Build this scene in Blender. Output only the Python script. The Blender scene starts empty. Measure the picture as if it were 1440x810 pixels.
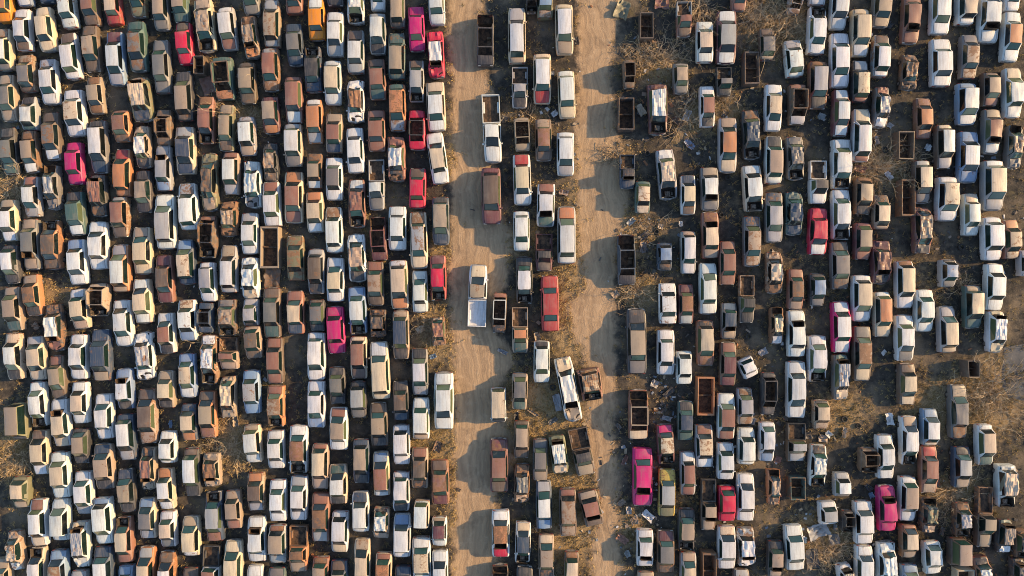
import bpy, math, random
from mathutils import noise, Vector, Matrix
R = math.radians
rnd = random.Random(7)
SC = bpy.context.scene
COL = SC.collection
CAM_H, PX = 56.0, 0.07          # drone height in metres, metres per photo pixel on the ground

def at(px, py, z=0.0):
    """photo pixel -> point on the ground"""
    s = PX * (CAM_H - z) / CAM_H
    return (px - 720) * s, (405 - py) * s

# x  y  width  length  turn  paint(body/roof/front/back)  build    -- metres, degrees
YARD = '''
-49.36 27.79 1.42 3.92 5 O/o/O s
-47.52 29.40 1.42 3.92 5 b/s/w s
-45.29 29.52 1.42 3.57 4 n s
-43.17 27.39 1.42 4.27 6 w/w/w/w s
-40.94 27.50 1.42 3.99 5 d/r/d s
-38.76 27.62 1.42 4.04 5 R/c/R s
-36.30 28.25 1.42 3.81 2 G/e/G s
-34.06 27.10 1.42 4.04 3 g/t/g s
-47.47 25.08 1.42 4.04 4 w/w/d/w s
-45.26 25.14 1.50 4.27 7 c/c/c/c s
-42.83 22.54 1.42 4.50 7 w/w/w/d w
-40.82 23.23 1.42 4.45 6 d/t/d/d s
-38.47 22.31 1.54 5.19 4 b/w/s/m s
-36.36 23.47 1.62 4.84 4 e/g/g/e s
-34.01 21.51 1.48 5.19 2 g/g/g/g s
-49.36 23.18 1.42 4.04 4 c/w/g/t w
-47.10 20.87 1.42 3.57 5 t/g/d/t h
-44.95 20.06 1.56 4.38 5 w/w/w/s s
-32.23 27.79 1.43 3.92 5 e/t/e/e s
-29.83 25.54 1.71 5.07 6 c/t/c/t wr
-27.59 25.20 1.51 4.15 5 s/w/r/w w
-25.42 28.48 1.53 3.81 5 g/c/g/w s
-25.42 24.39 1.42 4.04 7 t/t/o/d wr
-23.30 25.71 1.51 4.61 2 t/t/s/s w
-21.18 28.37 1.58 3.46 1 r/r/r/r s
-19.00 26.12 1.57 3.98 3 O/O/O/w s
-17.17 29.17 1.64 3.46 1 k s
-31.78 23.75 1.42 4.04 5 C/C/C/d s
-30.37 21.62 0.99 1.74 0 d bx
-29.89 19.85 1.16 1.74 20 r/s/w/d sc
-21.10 23.64 1.53 4.04 4 n/g/n/n s
-17.17 24.68 1.59 4.27 1 w/w/s/w s
-27.97 20.35 1.80 4.15 3 e/d/o/e x
-23.41 21.22 1.57 4.15 1 t/r/t/s w
-19.31 21.22 1.61 4.38 1 n/k/n/n s
-25.65 19.89 1.54 4.04 2 d/t/d/d w
-17.40 19.95 1.59 4.27 1 w/c/w/w w
-15.16 27.68 1.61 3.92 1 w/w/c/w wr
-13.03 28.71 1.42 3.46 1 w s
-11.13 27.33 1.44 4.04 0 g/t/k/g w
-9.28 25.20 1.56 4.32 1 P/P/P/P s
-7.32 27.56 1.56 3.92 2 w/w/w/w w
-13.03 24.68 1.56 3.92 2 s/w/k/s w
-7.38 22.72 1.56 4.44 3 C/w/C/C wr
-11.19 22.49 1.61 4.50 0 e/t/e/e w
-15.16 22.95 1.61 4.15 1 s/w/s/d s
-13.09 20.29 1.61 3.92 2 r/r/e/d s
-9.28 20.12 1.44 4.04 1 s/s/s/d s
-2.59 24.04 1.66 4.96 -1 k x
0.47 24.50 1.71 5.42 0 c/w/t/s w
1.89 28.02 1.04 2.54 0 k x
3.23 27.91 1.50 3.46 0 G/b/t/G s
5.07 25.14 1.73 4.84 0 c/w/t/c w
2.94 20.35 1.73 4.84 0 c/w/R/c w
5.30 18.80 1.67 4.61 1 c/w/c/w w
13.08 25.48 1.31 2.55 0 d bx
11.34 20.76 1.11 2.77 2 d x
10.83 27.34 1.27 1.74 -20 G/c/G/G sc
14.71 28.15 1.39 1.51 0 m/m/m/m sc
16.37 20.35 1.42 2.88 0 g/t/g/g h
16.71 26.12 1.42 3.34 0 r/r/d/s p
18.72 23.93 1.63 3.98 0 w/c/w/w s
20.84 24.38 1.89 5.13 0 m/s/w/w s
22.04 28.37 1.42 2.77 0 r/t/r/r h
27.45 27.68 1.17 2.08 -8 s x
29.60 25.02 1.65 4.61 -3 w/w/w/s s
29.71 29.29 1.54 3.57 -2 w s
31.77 27.33 1.57 4.38 -3 w/w/w/w w
24.76 23.70 1.42 3.06 0 d/g/t/d h
23.29 21.37 1.45 3.13 0 d bx
27.36 22.31 1.63 3.57 4 w/w/w/s h
31.83 22.14 1.74 5.30 -1 w/w/w/w s
20.55 20.01 1.43 2.71 0 k/g/k/k p
33.78 24.79 1.66 4.61 -2 c/c/w/c w
35.90 27.33 1.63 3.92 -3 g/t/t/g s
38.76 26.23 1.59 4.84 -2 r/r/r/r s
41.62 26.98 1.78 4.61 -2 w/w/w/w s
44.03 27.62 1.58 4.04 -2 w/c/w/w w
46.38 26.41 1.89 5.07 -4 w/w/w/w s
48.50 28.73 1.42 3.68 -2 w s
48.50 24.43 1.57 4.83 -3 w/o/w/w s
35.78 22.54 1.46 4.09 -2 s/w/w/d w
38.53 20.99 1.42 3.34 -2 d/t/d/d wr
41.68 21.91 1.90 4.61 -1 w/w/w/w s
44.37 22.49 1.51 4.27 -1 g/t/t/g s
-48.90 18.45 1.45 4.50 4 t/g/t/t s
-46.84 16.95 1.42 3.23 3 s/w/e/k h
-42.43 17.01 1.77 4.50 5 w/c/w/w s
-40.42 18.74 1.42 3.57 5 t/t/d/d s
-36.01 18.33 1.91 4.21 6 G/c/n/t wr
-37.90 15.74 1.54 3.06 3 o/r/d/r h
-33.78 15.58 1.38 3.45 1 d x
-44.66 14.76 1.51 4.61 4 d/g/w/d s
-42.43 12.11 1.42 4.09 4 P/P/P/P s
-40.14 13.72 1.57 5.13 3 g/w/n/k w
-37.73 11.20 1.43 4.60 1 o/o/o/R w
-35.84 13.72 1.34 4.04 3 t/w/k/t wr
-33.84 11.63 1.42 4.37 2 s/s/b/s s
-48.78 13.32 1.42 4.50 4 k/g/e/k s
-46.78 13.26 1.42 4.04 4 d/t/w/d s
-44.60 9.80 1.28 4.27 3 g/s/g/k wr
-31.77 18.62 1.51 4.84 2 k/t/d/k w
-29.66 16.32 1.48 4.61 1 r/r/d/d s
-27.71 15.57 1.42 4.50 0 G/t/d/t s
-25.70 14.76 1.48 3.81 3 s/w/t/s w
-23.41 16.78 1.57 3.57 2 m/t/o/m w
-21.18 18.28 1.60 4.50 1 r/r/w/r w
-19.17 16.20 1.51 4.27 1 o/o/s/w w
-17.28 15.05 1.59 3.81 1 t/r/n/t s
-31.72 13.38 1.80 4.61 2 c/n/n/s s
-21.24 13.90 1.65 4.15 0 c/w/g/s w
-23.41 12.22 1.33 3.69 1 k/t/d/k wr
-27.25 11.13 1.46 4.09 1 t/w/s/r w
-19.17 11.36 1.45 3.40 1 d/t/w/d s
-17.28 10.61 1.59 4.15 1 w/g/w/w s
-15.16 18.16 1.56 4.04 1 w/r/w/w wr
-11.13 17.53 1.61 4.55 0 o/o/s/e w
-7.38 17.64 1.79 4.73 2 c/w/w/c s
-13.15 15.28 1.67 3.98 1 r/r/r/r s
-9.20 15.33 1.56 3.81 0 C/k/C/C x
-11.24 12.57 1.67 4.27 1 r/w/d/r wr
-15.22 13.38 1.61 4.38 2 w/w/w/w s
-7.22 12.63 1.65 4.96 7 w/c/w/w s
-1.96 15.51 1.73 6.57 3 w/w/w/w p
0.75 19.49 1.50 3.92 0 s/s/k/s p
0.98 14.93 1.50 3.23 3 t x
3.06 14.41 1.61 4.04 0 d/r/d/t s
5.19 13.03 1.67 4.21 0 w/w/s/w w
11.05 16.85 1.54 3.13 -1 k bx
14.13 17.41 1.84 4.84 1 m/w/t/m wr
11.19 11.30 1.44 3.23 -1 n/k/n/n p
15.01 11.07 1.73 4.84 5 s/c/s/w wr
18.95 17.64 1.42 3.98 0 w/r/k/w s
20.95 13.90 1.71 5.30 1 s/o/c/t s
23.24 14.93 1.68 4.73 2 k/n/k/d wr
25.39 17.53 1.60 4.55 0 w/c/w/w s
27.68 17.82 1.57 3.92 1 d/k/s/r x
29.71 19.72 1.71 4.61 -1 m/s/k/d w
31.89 17.01 1.45 4.50 0 m/w/w/w s
32.00 12.06 1.80 4.85 1 w/w/w/w s
25.42 12.45 1.60 4.61 0 w/t/w/k w
27.48 12.63 1.57 4.15 3 g/g/t/g wr
33.78 20.06 1.48 4.04 -1 k/c/r/s w
33.89 14.82 1.60 5.13 -1 w/w/r/c w
35.84 17.59 1.34 3.92 -2 g/s/w/r wr
39.96 16.49 1.46 3.92 0 r/o/r/r s
44.14 17.87 1.80 4.04 0 b/w/w/b w
46.44 19.31 1.42 3.23 0 d/t/r/d h
48.61 18.97 1.57 4.84 -1 w/w/w/c s
46.55 15.22 1.54 4.27 -1 g/r/w/t s
38.19 13.84 1.50 2.72 0 d bx
41.91 13.72 1.43 4.27 0 d/w/s/c w
44.32 12.74 1.80 4.96 -1 b/w/b/b s
39.80 10.32 1.46 4.15 0 d/c/g/s w
46.66 9.97 1.89 4.84 0 s/c/s/w w
48.78 13.72 1.34 4.15 -1 g/t/g/k wr
-48.78 6.57 1.42 4.04 4 c/w/w/t s
-46.63 8.88 1.42 3.92 4 s/w/s/r s
-40.14 8.99 1.51 3.98 4 k/r/d/k wr
-35.73 9.34 1.42 4.04 2 k/t/k/k s
-42.31 7.26 1.54 4.21 5 e/e/w/k s
-38.02 6.90 1.48 3.91 2 t/r/d/s w
-33.66 6.46 1.83 5.30 2 w/s/w/w w
-46.72 4.27 1.48 4.90 3 g/g/t/t s
-44.72 4.21 1.68 4.73 4 o/d/d/r s
-40.19 4.15 1.69 4.61 3 w/w/w/w s
-42.20 2.54 1.66 4.38 4 w/w/w/b s
-35.90 3.63 1.69 4.55 3 c/c/c/t s
-48.55 2.31 1.42 3.69 5 k/w/k/k h
-37.96 1.90 1.60 4.61 3 o/w/t/s w
-33.69 0.86 1.54 4.61 2 r/d/m/m s
-31.43 7.90 1.69 4.55 3 w/w/w/s w
-29.37 10.32 1.49 5.54 1 G/d/t/G wr
-25.19 10.09 1.60 4.50 1 w/w/g/w wr
-23.30 8.15 1.62 4.32 3 w/w/w/r s
-21.18 8.82 1.77 4.96 1 c/r/r/o s
-19.12 7.38 1.62 3.92 2 c/c/w/o s
-29.47 4.96 1.57 3.98 0 d/k/m/r x
-27.42 6.75 1.51 3.34 1 d/t/d/d wr
-25.47 5.30 1.54 3.98 1 w/w/w/s s
-23.49 3.94 1.81 4.02 0 t bx
-21.01 2.88 1.66 4.38 1 G/G/G/G s
-17.28 5.65 1.59 4.44 1 w/w/w/t w
-31.60 2.54 1.57 4.32 3 n/c/n/b w
-27.48 1.85 1.51 4.61 1 s/w/s/t w
-19.00 1.61 1.51 4.38 0 s/d/k/s w
-17.17 0.81 1.65 4.27 1 w/c/w/w s
-15.05 8.24 1.61 4.61 1 r/r/t/w wr
-13.15 10.03 1.50 4.84 0 s/w/g/s p
-9.17 9.69 1.61 3.86 0 C/C/C/d s
-6.92 6.52 1.67 4.61 2 n/t/n/k w
-11.13 5.82 1.73 4.27 1 w/w/w/w s
-9.05 4.67 1.67 5.48 1 c/s/c/t s
-2.02 8.94 1.90 5.48 0 m/d/m/m w
-15.05 2.94 1.67 4.61 2 w/t/k/w wr
-12.95 4.74 1.51 4.20 2 m x
-13.26 0.45 1.61 4.26 1 d/t/d/r s
0.98 10.55 1.73 4.90 1 w/c/w/R s
3.29 8.07 1.73 4.15 0 w/w/e/r s
0.92 5.54 1.56 3.86 0 w/w/w/w w
5.30 5.13 1.79 5.54 0 s/w/w/o w
3.11 3.46 1.61 3.57 0 m/k/d/m p
1.19 0.75 1.61 4.55 1 k/w/k/k s
11.11 2.71 1.69 4.84 1 n/n/k/n x
12.68 8.82 1.42 3.11 0 e/c/c/e h
14.82 3.06 1.42 2.65 0 n/b/k/n h
17.11 9.05 1.42 3.81 0 w/c/d/n s
19.21 9.66 1.68 4.15 1 g/w/g/t s
23.38 9.69 1.80 4.50 3 c/w/c/w s
25.42 6.86 1.65 4.84 0 g/s/s/n s
27.36 7.26 1.57 4.15 1 e/n/n/e wr
29.71 10.26 1.60 4.15 0 w/k/w/w p
31.95 7.14 1.68 4.90 1 w/w/w/w s
29.71 5.48 1.71 4.50 -1 C/C/w/C s
19.27 5.13 1.61 4.50 1 r/c/t/m s
20.91 2.42 1.48 4.27 0 r/r/r/r s
23.30 4.55 1.62 4.84 0 g/t/t/n s
17.11 3.46 1.42 4.15 0 s/w/w/t w
25.47 1.50 1.48 4.04 1 t/c/d/t wr
31.83 2.19 1.62 4.61 0 g/g/d/d s
34.06 8.94 1.48 3.57 -1 d/t/k/d h
34.01 4.55 1.48 3.57 -1 m/t/r/m h
35.84 7.38 1.42 3.34 -1 t/c/t/k h
38.34 8.75 1.32 3.53 0 d bx
39.83 5.59 1.56 4.50 0 m/t/k/m wr
42.20 8.65 1.83 4.27 -1 w/c/w/w w
44.55 7.15 1.42 4.09 1 w/w/w/c s
46.61 4.79 1.71 4.21 1 w/w/w/w w
48.49 4.73 1.42 3.81 1 r/t/t/o s
35.84 2.54 1.63 4.15 0 m/r/k/m wr
38.13 0.35 1.60 4.61 1 w/c/w/r w
42.31 1.44 1.42 2.65 0 s/b/g/k h
46.84 0.09 1.65 4.54 0 w/w/w/w s
49.99 2.42 1.42 2.54 0 s/s/s/s h
-48.38 -2.02 1.46 4.27 4 t/t/e/t s
-46.55 -0.69 1.48 3.98 5 o/d/k/t s
-44.37 -3.81 1.51 4.50 4 k/w/r/k wr
-41.97 -2.02 1.55 3.86 5 c/c/t/w s
-40.06 -1.15 1.76 3.11 1 t x
-37.73 -3.40 1.66 4.50 4 w/w/w/w s
-35.84 -1.27 1.63 4.27 4 c/c/w/w s
-48.33 -6.63 1.46 4.50 4 c/w/k/c s
-46.15 -6.80 1.60 4.27 4 c/c/c/s s
-42.03 -6.69 1.54 4.32 2 w/w/w/w s
-39.85 -6.52 1.69 5.02 3 n/n/t/n s
-35.67 -6.57 1.63 4.55 4 w/s/w/w wr
-44.09 -8.65 1.42 4.15 4 d/t/d/r s
-33.55 -4.38 1.49 3.92 3 w/r/k/w s
-29.52 0.58 1.43 3.81 2 w/s/w/w w
-25.42 0.98 1.60 3.99 1 w/w/c/w wr
-23.29 -2.40 1.62 4.79 2 d/g/e/d s
-23.52 0.96 1.51 1.85 0 d/t/d/d sc
-21.01 -2.36 1.60 4.15 1 r/c/n/r s
-31.49 -3.11 1.63 3.98 2 w/w/b/c s
-29.70 -2.88 1.34 2.88 0 n x
-27.65 -2.88 1.74 3.57 2 d/t/d/g wr
-27.48 -6.34 1.74 3.06 0 t/r/t/d p
-25.36 -2.36 1.42 2.59 2 s/s/k/s h
-25.13 -5.25 1.54 3.11 3 t/d/d/t h
-18.89 -2.65 1.42 3.06 0 k/g/k/d h
-17.11 -4.09 1.71 4.55 2 P/P/P/P s
-29.37 -6.92 1.54 4.79 1 c/w/c/w wr
-31.49 -8.50 1.51 4.27 1 b/c/w/b s
-23.01 -7.05 1.57 4.43 1 d/r/r/r s
-19.00 -6.65 1.68 4.64 1 w/w/w/w w
-14.99 -2.19 1.67 4.61 2 b/w/w/b s
-10.95 0.35 1.73 4.73 2 c/c/o/w w
-8.94 -0.35 1.50 4.04 1 w/w/w/w s
-7.17 0.98 1.56 4.38 1 R/C/R/m s
-13.03 -3.40 1.56 2.65 0 k/d/k/k wr
-10.78 -4.55 1.56 4.73 2 t/n/k/t w
-7.15 -4.21 1.33 2.77 3 d/r/s/t wr
-14.88 -6.75 1.61 4.09 1 c/r/d/c w
-12.80 -8.01 1.79 5.59 2 c/c/c/w w
-8.94 -8.13 1.56 4.50 1 g/w/s/k s
-3.34 -0.75 1.79 6.00 -2 w/t/w/c pf
-1.21 -2.42 1.32 3.92 -3 d/w/k/r x
3.69 -1.50 1.73 5.42 0 R/R/R/R s
0.78 -4.09 1.56 4.38 1 t/o/e/t p
12.11 -5.19 1.90 6.34 0 k/t/g/k s
15.11 -1.50 1.67 3.98 0 w/w/w/w s
14.93 -6.23 1.67 4.38 0 w/w/w/w s
2.88 -7.17 1.56 4.04 0 w/w/w/k w
16.88 -1.56 1.42 3.86 0 m/r/s/m s
19.04 -0.06 1.68 4.96 1 w/w/w/w s
21.06 -3.17 1.42 3.46 0 g/n/t/c s
22.78 -1.10 1.42 4.61 0 g/k/k/t p
25.70 -3.63 1.19 3.57 0 d/c/w/o wr
27.54 -0.12 1.42 3.92 0 r/d/t/r s
29.58 -0.17 1.42 3.11 0 k/b/g/k h
27.59 -4.44 1.62 4.50 0 w/w/w/w s
31.95 -3.81 1.68 4.96 1 P/w/w/w s
29.66 -6.86 1.71 4.50 0 w/w/w/w s
18.77 -5.36 1.63 4.38 0 r/c/r/k w
20.95 -7.38 1.52 4.21 0 d/m/m/r s
22.90 -7.73 1.49 1.96 25 w/w/w/w h
16.71 -7.73 1.48 3.23 0 w/w/w/w h
33.95 -0.98 1.71 4.50 -1 w/c/w/w w
35.95 -2.54 1.51 4.38 1 c/o/c/w w
40.02 -2.19 1.63 4.09 0 w/w/w/w s
38.13 -4.84 1.66 4.44 0 w/w/g/w s
42.25 -4.04 1.54 4.50 1 s/c/t/s w
44.72 -1.85 1.57 4.15 0 e/c/e/t w
46.95 -4.24 1.48 4.02 0 w/w/c/c wr
34.01 -6.34 1.65 5.30 0 d/t/c/g s
44.56 -7.82 1.14 1.62 0 d bx
-45.98 -11.30 1.42 4.38 4 w/w/w/w s
-43.80 -13.09 1.52 4.61 4 w/c/c/w s
-41.89 -11.13 1.43 4.04 3 w/c/w/w s
-39.56 -12.45 1.58 4.32 4 w/w/w/w s
-37.56 -9.80 1.43 3.92 3 b/w/k/b s
-35.38 -12.45 1.63 5.30 3 t/d/t/d s
-33.55 -9.86 1.49 3.57 1 t/c/k/t s
-45.81 -15.97 1.44 4.32 3 c/c/w/d s
-37.39 -14.47 1.55 4.50 3 n/w/s/n w
-41.80 -15.34 1.42 3.40 2 k/t/k/k h
-43.86 -18.17 1.64 4.46 3 w/c/w/w s
-39.62 -17.35 1.75 4.38 3 t/t/k/n s
-35.27 -17.49 1.35 4.09 1 t/r/t/k wr
-33.38 -15.45 1.42 3.11 2 w/w/w/w h
-47.73 -12.91 1.42 3.57 2 G/t/k/G v
-27.54 -10.59 1.39 3.98 1 t/c/t/t wr
-25.25 -10.09 1.54 4.21 2 b/s/b/b s
-22.95 -11.47 1.63 3.98 1 o/t/t/r s
-19.00 -11.28 1.68 4.53 1 w/w/b/w s
-16.94 -9.46 1.54 3.57 1 k/g/k/k s
-29.54 -12.28 1.54 4.55 2 o/t/r/d s
-31.32 -13.03 1.42 3.57 1 n/c/o/n s
-25.13 -15.11 1.54 3.69 3 c/w/w/t w
-22.90 -15.68 1.57 3.69 1 w/w/w/w s
-20.72 -15.68 1.72 4.73 1 w/r/w/w s
-16.83 -13.66 1.71 4.15 1 w/t/w/r s
-18.60 -17.30 1.57 4.38 1 t/c/t/r w
-31.03 -17.90 1.46 4.67 1 k/w/k/d w
-29.14 -17.64 1.60 3.23 1 t/r/t/t wr
-14.88 -10.84 1.50 3.52 0 k/s/g/k w
-10.80 -10.95 1.50 3.81 1 k/d/n/k s
-6.63 -10.95 1.90 5.48 0 w/w/w/w s
-1.31 -11.36 1.47 3.34 2 w/c/k/k v
-12.91 -13.26 1.67 4.21 1 d/t/k/d s
-8.82 -12.68 1.61 4.04 0 w/w/t/w w
-10.72 -15.22 1.61 3.86 0 w/w/w/w w
-1.27 -17.24 1.79 5.19 1 m/r/d/m s
-14.64 -16.86 1.56 4.27 0 n/t/k/n w
-12.68 -18.05 1.56 4.27 1 c/r/w/b w
-8.94 -17.47 1.61 3.92 1 t/d/k/r s
0.75 -10.03 1.50 3.52 0 t/g/e/g h
5.48 -9.79 1.70 6.23 11 w/w/t/c wr
7.61 -9.34 2.13 3.11 10 r/t/c/t wr
4.46 -11.25 0.70 1.62 15 s sc
0.92 -14.70 1.50 3.63 0 d/t/d/d w
2.74 -16.69 1.44 4.01 0 g/g/t/g s
4.55 -16.14 1.61 3.69 6 G/w/c/G wr
6.80 -15.91 1.90 4.61 13 d/k/t/d p
12.26 -12.34 1.86 4.79 1 r/t/c/g x
14.93 -15.16 1.61 3.81 3 m/c/t/P s
16.83 -12.91 1.48 3.81 0 e/n/e/k s
18.78 -10.48 1.65 3.71 0 o bx
20.78 -12.45 1.60 4.44 0 w/r/r/w s
22.61 -11.47 1.42 3.52 0 s/s/t/t s
24.86 -10.26 1.35 4.15 0 k x
27.59 -9.86 1.80 5.48 0 w/w/w/w s
30.00 -12.28 1.42 2.77 0 t/c/t/k h
31.89 -8.65 1.39 4.38 0 g/s/c/e wr
18.66 -15.34 1.69 4.15 0 s/c/w/r s
20.72 -16.81 1.60 3.57 0 w/w/w/w s
22.73 -15.34 1.57 3.57 0 w/w/w/w w
24.73 -14.93 1.43 3.81 0 w/w/b/w h
27.59 -14.99 1.74 3.69 0 d/s/s/k p
29.66 -17.24 1.54 4.04 -1 w/w/w/k wr
17.06 -17.99 1.42 4.21 0 s/r/r/w s
38.38 -9.34 1.54 3.98 0 d/c/c/d s
43.34 -11.99 1.58 5.19 1 g/g/d/t s
40.54 -13.51 1.45 3.55 0 b/w/c/b h
38.55 -14.81 1.54 4.73 1 w/w/s/t s
36.21 -16.37 1.56 4.27 2 w/w/w/w s
45.92 -15.22 1.49 3.98 1 w/c/e/w w
40.48 -17.62 1.57 4.58 1 r/r/t/R s
43.63 -17.39 1.52 3.98 0 n/s/t/k s
34.56 -16.72 1.59 2.31 0 d x
37.05 -12.87 0.70 1.16 10 w sc
-47.64 -19.83 1.53 3.00 2 G/c/t/G h
-41.57 -19.89 1.55 4.15 4 w/w/s/w s
-37.39 -19.66 1.49 4.21 4 k/t/k/n s
-33.55 -19.49 1.42 3.98 2 c/w/w/o s
-45.92 -22.77 1.49 4.55 3 w/w/c/r s
-43.80 -22.48 1.58 4.06 2 w/w/w/w w
-39.62 -22.60 1.64 4.50 3 w/w/w/b w
-35.38 -22.37 1.58 3.92 3 c/g/s/b s
-41.85 -24.91 1.49 4.44 4 w/s/w/c wr
-37.62 -24.45 1.49 4.44 4 r/c/r/r s
-33.38 -23.41 1.43 3.46 1 w/c/g/w s
-48.15 -25.48 1.29 3.81 6 t/c/w/t wr
-46.03 -27.44 1.43 4.50 1 c/w/w/w s
-43.97 -27.62 1.52 4.38 1 b/t/w/b s
-39.62 -27.39 1.64 4.61 2 n/w/n/n s
-35.44 -27.33 1.46 4.38 1 o/c/w/s w
-37.44 -28.94 1.43 4.04 1 b/w/w/b s
-42.03 -29.06 1.42 3.23 1 s/s/s/s s
-33.44 -27.79 1.43 4.38 1 o/w/w/d w
-49.41 -28.25 1.42 4.04 3 t/t/d/t s
-31.14 -24.10 1.58 3.81 1 c/c/w/t w
-28.91 -22.20 1.61 4.84 2 n/s/r/n s
-27.02 -21.51 1.42 3.69 2 t/t/r/t s
-24.84 -19.78 1.60 3.69 2 t/d/s/o s
-22.73 -20.66 1.57 4.04 1 w/w/w/w s
-20.69 -20.39 1.60 4.32 0 w/w/w/s s
-18.56 -22.26 1.68 4.73 1 r/d/s/r s
-24.79 -24.39 1.66 4.32 1 w/w/w/w s
-22.73 -24.85 1.63 3.69 1 s/t/s/r w
-20.72 -25.31 1.72 4.50 0 o/d/t/d p
-29.20 -27.33 1.60 4.61 0 w/r/w/k p
-27.02 -26.81 1.63 4.61 0 c/c/w/c w
-16.71 -23.70 1.60 3.98 0 w/w/c/w w
-18.60 -28.25 1.57 4.15 0 r/t/t/d w
-24.98 -28.94 1.49 3.92 0 w/c/w/w w
-22.84 -29.23 1.63 4.15 0 e/g/e/g s
-31.20 -29.06 1.46 3.81 0 d/t/d/d s
-16.87 -19.08 1.71 3.81 1 c/w/k/e s
-16.77 -28.48 1.65 4.04 0 n/t/k/d s
-10.75 -19.78 1.61 3.81 0 w/w/k/w w
-6.98 -18.89 1.73 4.32 1 r/r/m/d s
-14.70 -21.74 1.61 3.86 1 w/w/w/n w
-12.68 -22.83 1.50 2.94 0 t/w/t/k wr
-10.67 -24.04 1.67 4.21 0 w/w/w/b w
-8.73 -21.97 1.42 2.71 0 c/w/w/w v
-7.03 -23.64 1.42 2.77 0 w/m/w/t h
-8.76 -26.52 1.79 4.61 1 w/c/w/w s
-14.55 -26.69 1.56 4.61 1 c/c/e/t s
-6.98 -27.68 1.56 4.38 0 w/w/w/w s
-12.48 -27.91 1.56 4.38 0 c/o/w/r w
-10.55 -29.06 1.56 4.04 0 n/n/k/n s
-1.10 -23.87 1.73 4.55 0 w/o/C/w s
-1.15 -28.83 1.61 3.81 0 k x
0.98 -18.97 1.44 3.69 0 d/g/t/d wr
3.11 -21.08 1.56 4.70 1 n/w/b/s s
5.42 -21.79 1.67 4.61 2 d/t/t/r w
7.67 -21.39 1.90 3.46 14 d/r/d/t s
1.06 -24.73 1.50 3.98 0 w/n/s/c s
3.34 -26.06 1.50 4.27 0 t/t/k/c s
5.77 -27.79 1.44 4.38 0 d/c/w/r w
15.05 -19.89 1.61 4.61 -1 Y/s/G/Y s
12.68 -18.33 1.90 5.65 0 P/P/P/P s
12.91 -25.25 1.61 3.57 1 w/w/w/w s
14.93 -25.60 1.67 4.09 0 d/g/d/m s
1.21 -29.06 1.61 4.04 0 k/g/k/k s
13.03 -29.29 1.61 3.46 0 t/t/d/t s
16.94 -23.47 1.59 4.04 0 k/t/c/k s
19.06 -21.04 1.42 4.96 0 d/t/t/k p
20.84 -20.93 1.60 3.40 0 C/C/C/C h
22.67 -20.30 1.63 4.61 0 w/w/w/w s
25.42 -19.31 1.19 3.46 0 o/t/d/o wr
27.72 -19.46 1.46 2.20 0 e bx
32.00 -19.08 1.42 2.31 0 s/w/g/s h
30.66 -21.83 1.64 2.19 4 w/s/w/w h
30.02 -23.84 1.97 1.39 20 s sc
32.52 -22.60 1.04 1.96 0 k x
31.63 -24.71 0.93 1.04 10 g sc
20.84 -25.20 1.66 4.15 0 w/w/w/c s
22.73 -25.14 1.63 3.69 2 s/w/w/s wr
27.42 -25.20 1.74 4.38 4 w/w/w/w s
25.53 -26.29 1.42 3.46 0 k/t/t/k s
19.10 -27.57 1.30 3.82 0 d bx
17.11 -27.79 1.53 4.27 0 s/c/w/t s
22.27 -28.71 1.52 2.77 0 d/s/t/s h
29.48 -26.64 1.27 1.97 5 k sc
32.40 -28.31 1.27 3.00 8 w/c/w/w wr
34.12 -22.77 1.71 4.15 1 w/w/w/w s
36.36 -21.39 1.62 4.38 1 P/P/P/P s
38.42 -20.47 1.54 4.32 0 w/t/w/w w
40.42 -22.02 1.39 3.40 0 k/G/t/e wr
43.69 -22.49 1.35 3.34 0 k/s/k/k wr
45.86 -22.26 1.42 5.88 -2 d/t/t/k p
47.98 -19.20 1.70 4.15 0 w/c/w/w wr
47.81 -24.10 1.29 3.23 -3 k/t/w/e wr
38.47 -24.56 1.42 3.23 0 d/c/t/r h
40.82 -26.18 1.56 3.17 2 w/w/w/w h
43.22 -25.60 1.42 2.65 0 d/t/d/d v
34.21 -27.16 1.59 4.27 1 w/w/w/w s
36.41 -26.81 1.74 4.27 2 w/w/w/w wr
38.65 -28.60 1.53 3.46 1 b/w/w/b s
45.69 -27.79 1.44 3.46 8 r/w/t/k wr
44.03 -28.61 1.66 2.55 0 c bx
49.13 -27.72 1.05 2.88 0 k/k/d/k wr
49.41 -24.86 1.04 2.77 0 d/k/d/d wr
41.77 -19.20 0.44 0.61 5.73 g/g/g/g sc
34.15 11.65 0.60 1.17 73.3 r/r/r/r sc
-33.49 -13.37 0.29 0.76 0.981 b/b/b/b sc
12.85 4.01 0.66 1.08 -2.69 g/g/g/g sc
2.48 -4.72 0.56 0.82 13 t/t/t/t sc
-8.99 -4.06 0.62 0.79 -59.9 c/c/c/c sc
31.68 -23.45 0.32 0.52 -8.5 s/s/s/s sc
11.46 -21.85 0.53 0.74 -0.981 s/s/s/s sc
10.46 -13.59 0.40 0.62 36.2 g/g/g/g sc
-7.75 -6.71 0.43 0.65 -69.5 b/b/b/b sc
17.39 14.10 0.62 1.17 44.7 b/b/b/b sc
-49.07 10.36 0.43 0.79 -56.7 k/k/k/k sc
24.64 -6.26 0.63 0.85 -62.7 s/s/s/s sc
26.09 -16.85 0.62 0.62 -17.2 r/r/r/r sc
28.89 -14.47 0.72 1.03 -77 k/k/k/k sc
16.55 6.30 0.39 0.51 7.1 w/w/w/w sc
35.74 14.50 0.37 0.80 8.3 s/s/s/s sc
13.38 -22.36 0.72 1.20 47 w/w/w/w sc
11.69 6.52 0.50 0.87 -49.5 s/s/s/s sc
37.09 15.93 0.50 0.53 57.4 s/s/s/s sc
-27.08 -13.03 0.51 1.15 8.53 t/t/t/t sc
4.02 -13.01 0.42 0.98 -56.6 g/g/g/g sc
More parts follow.
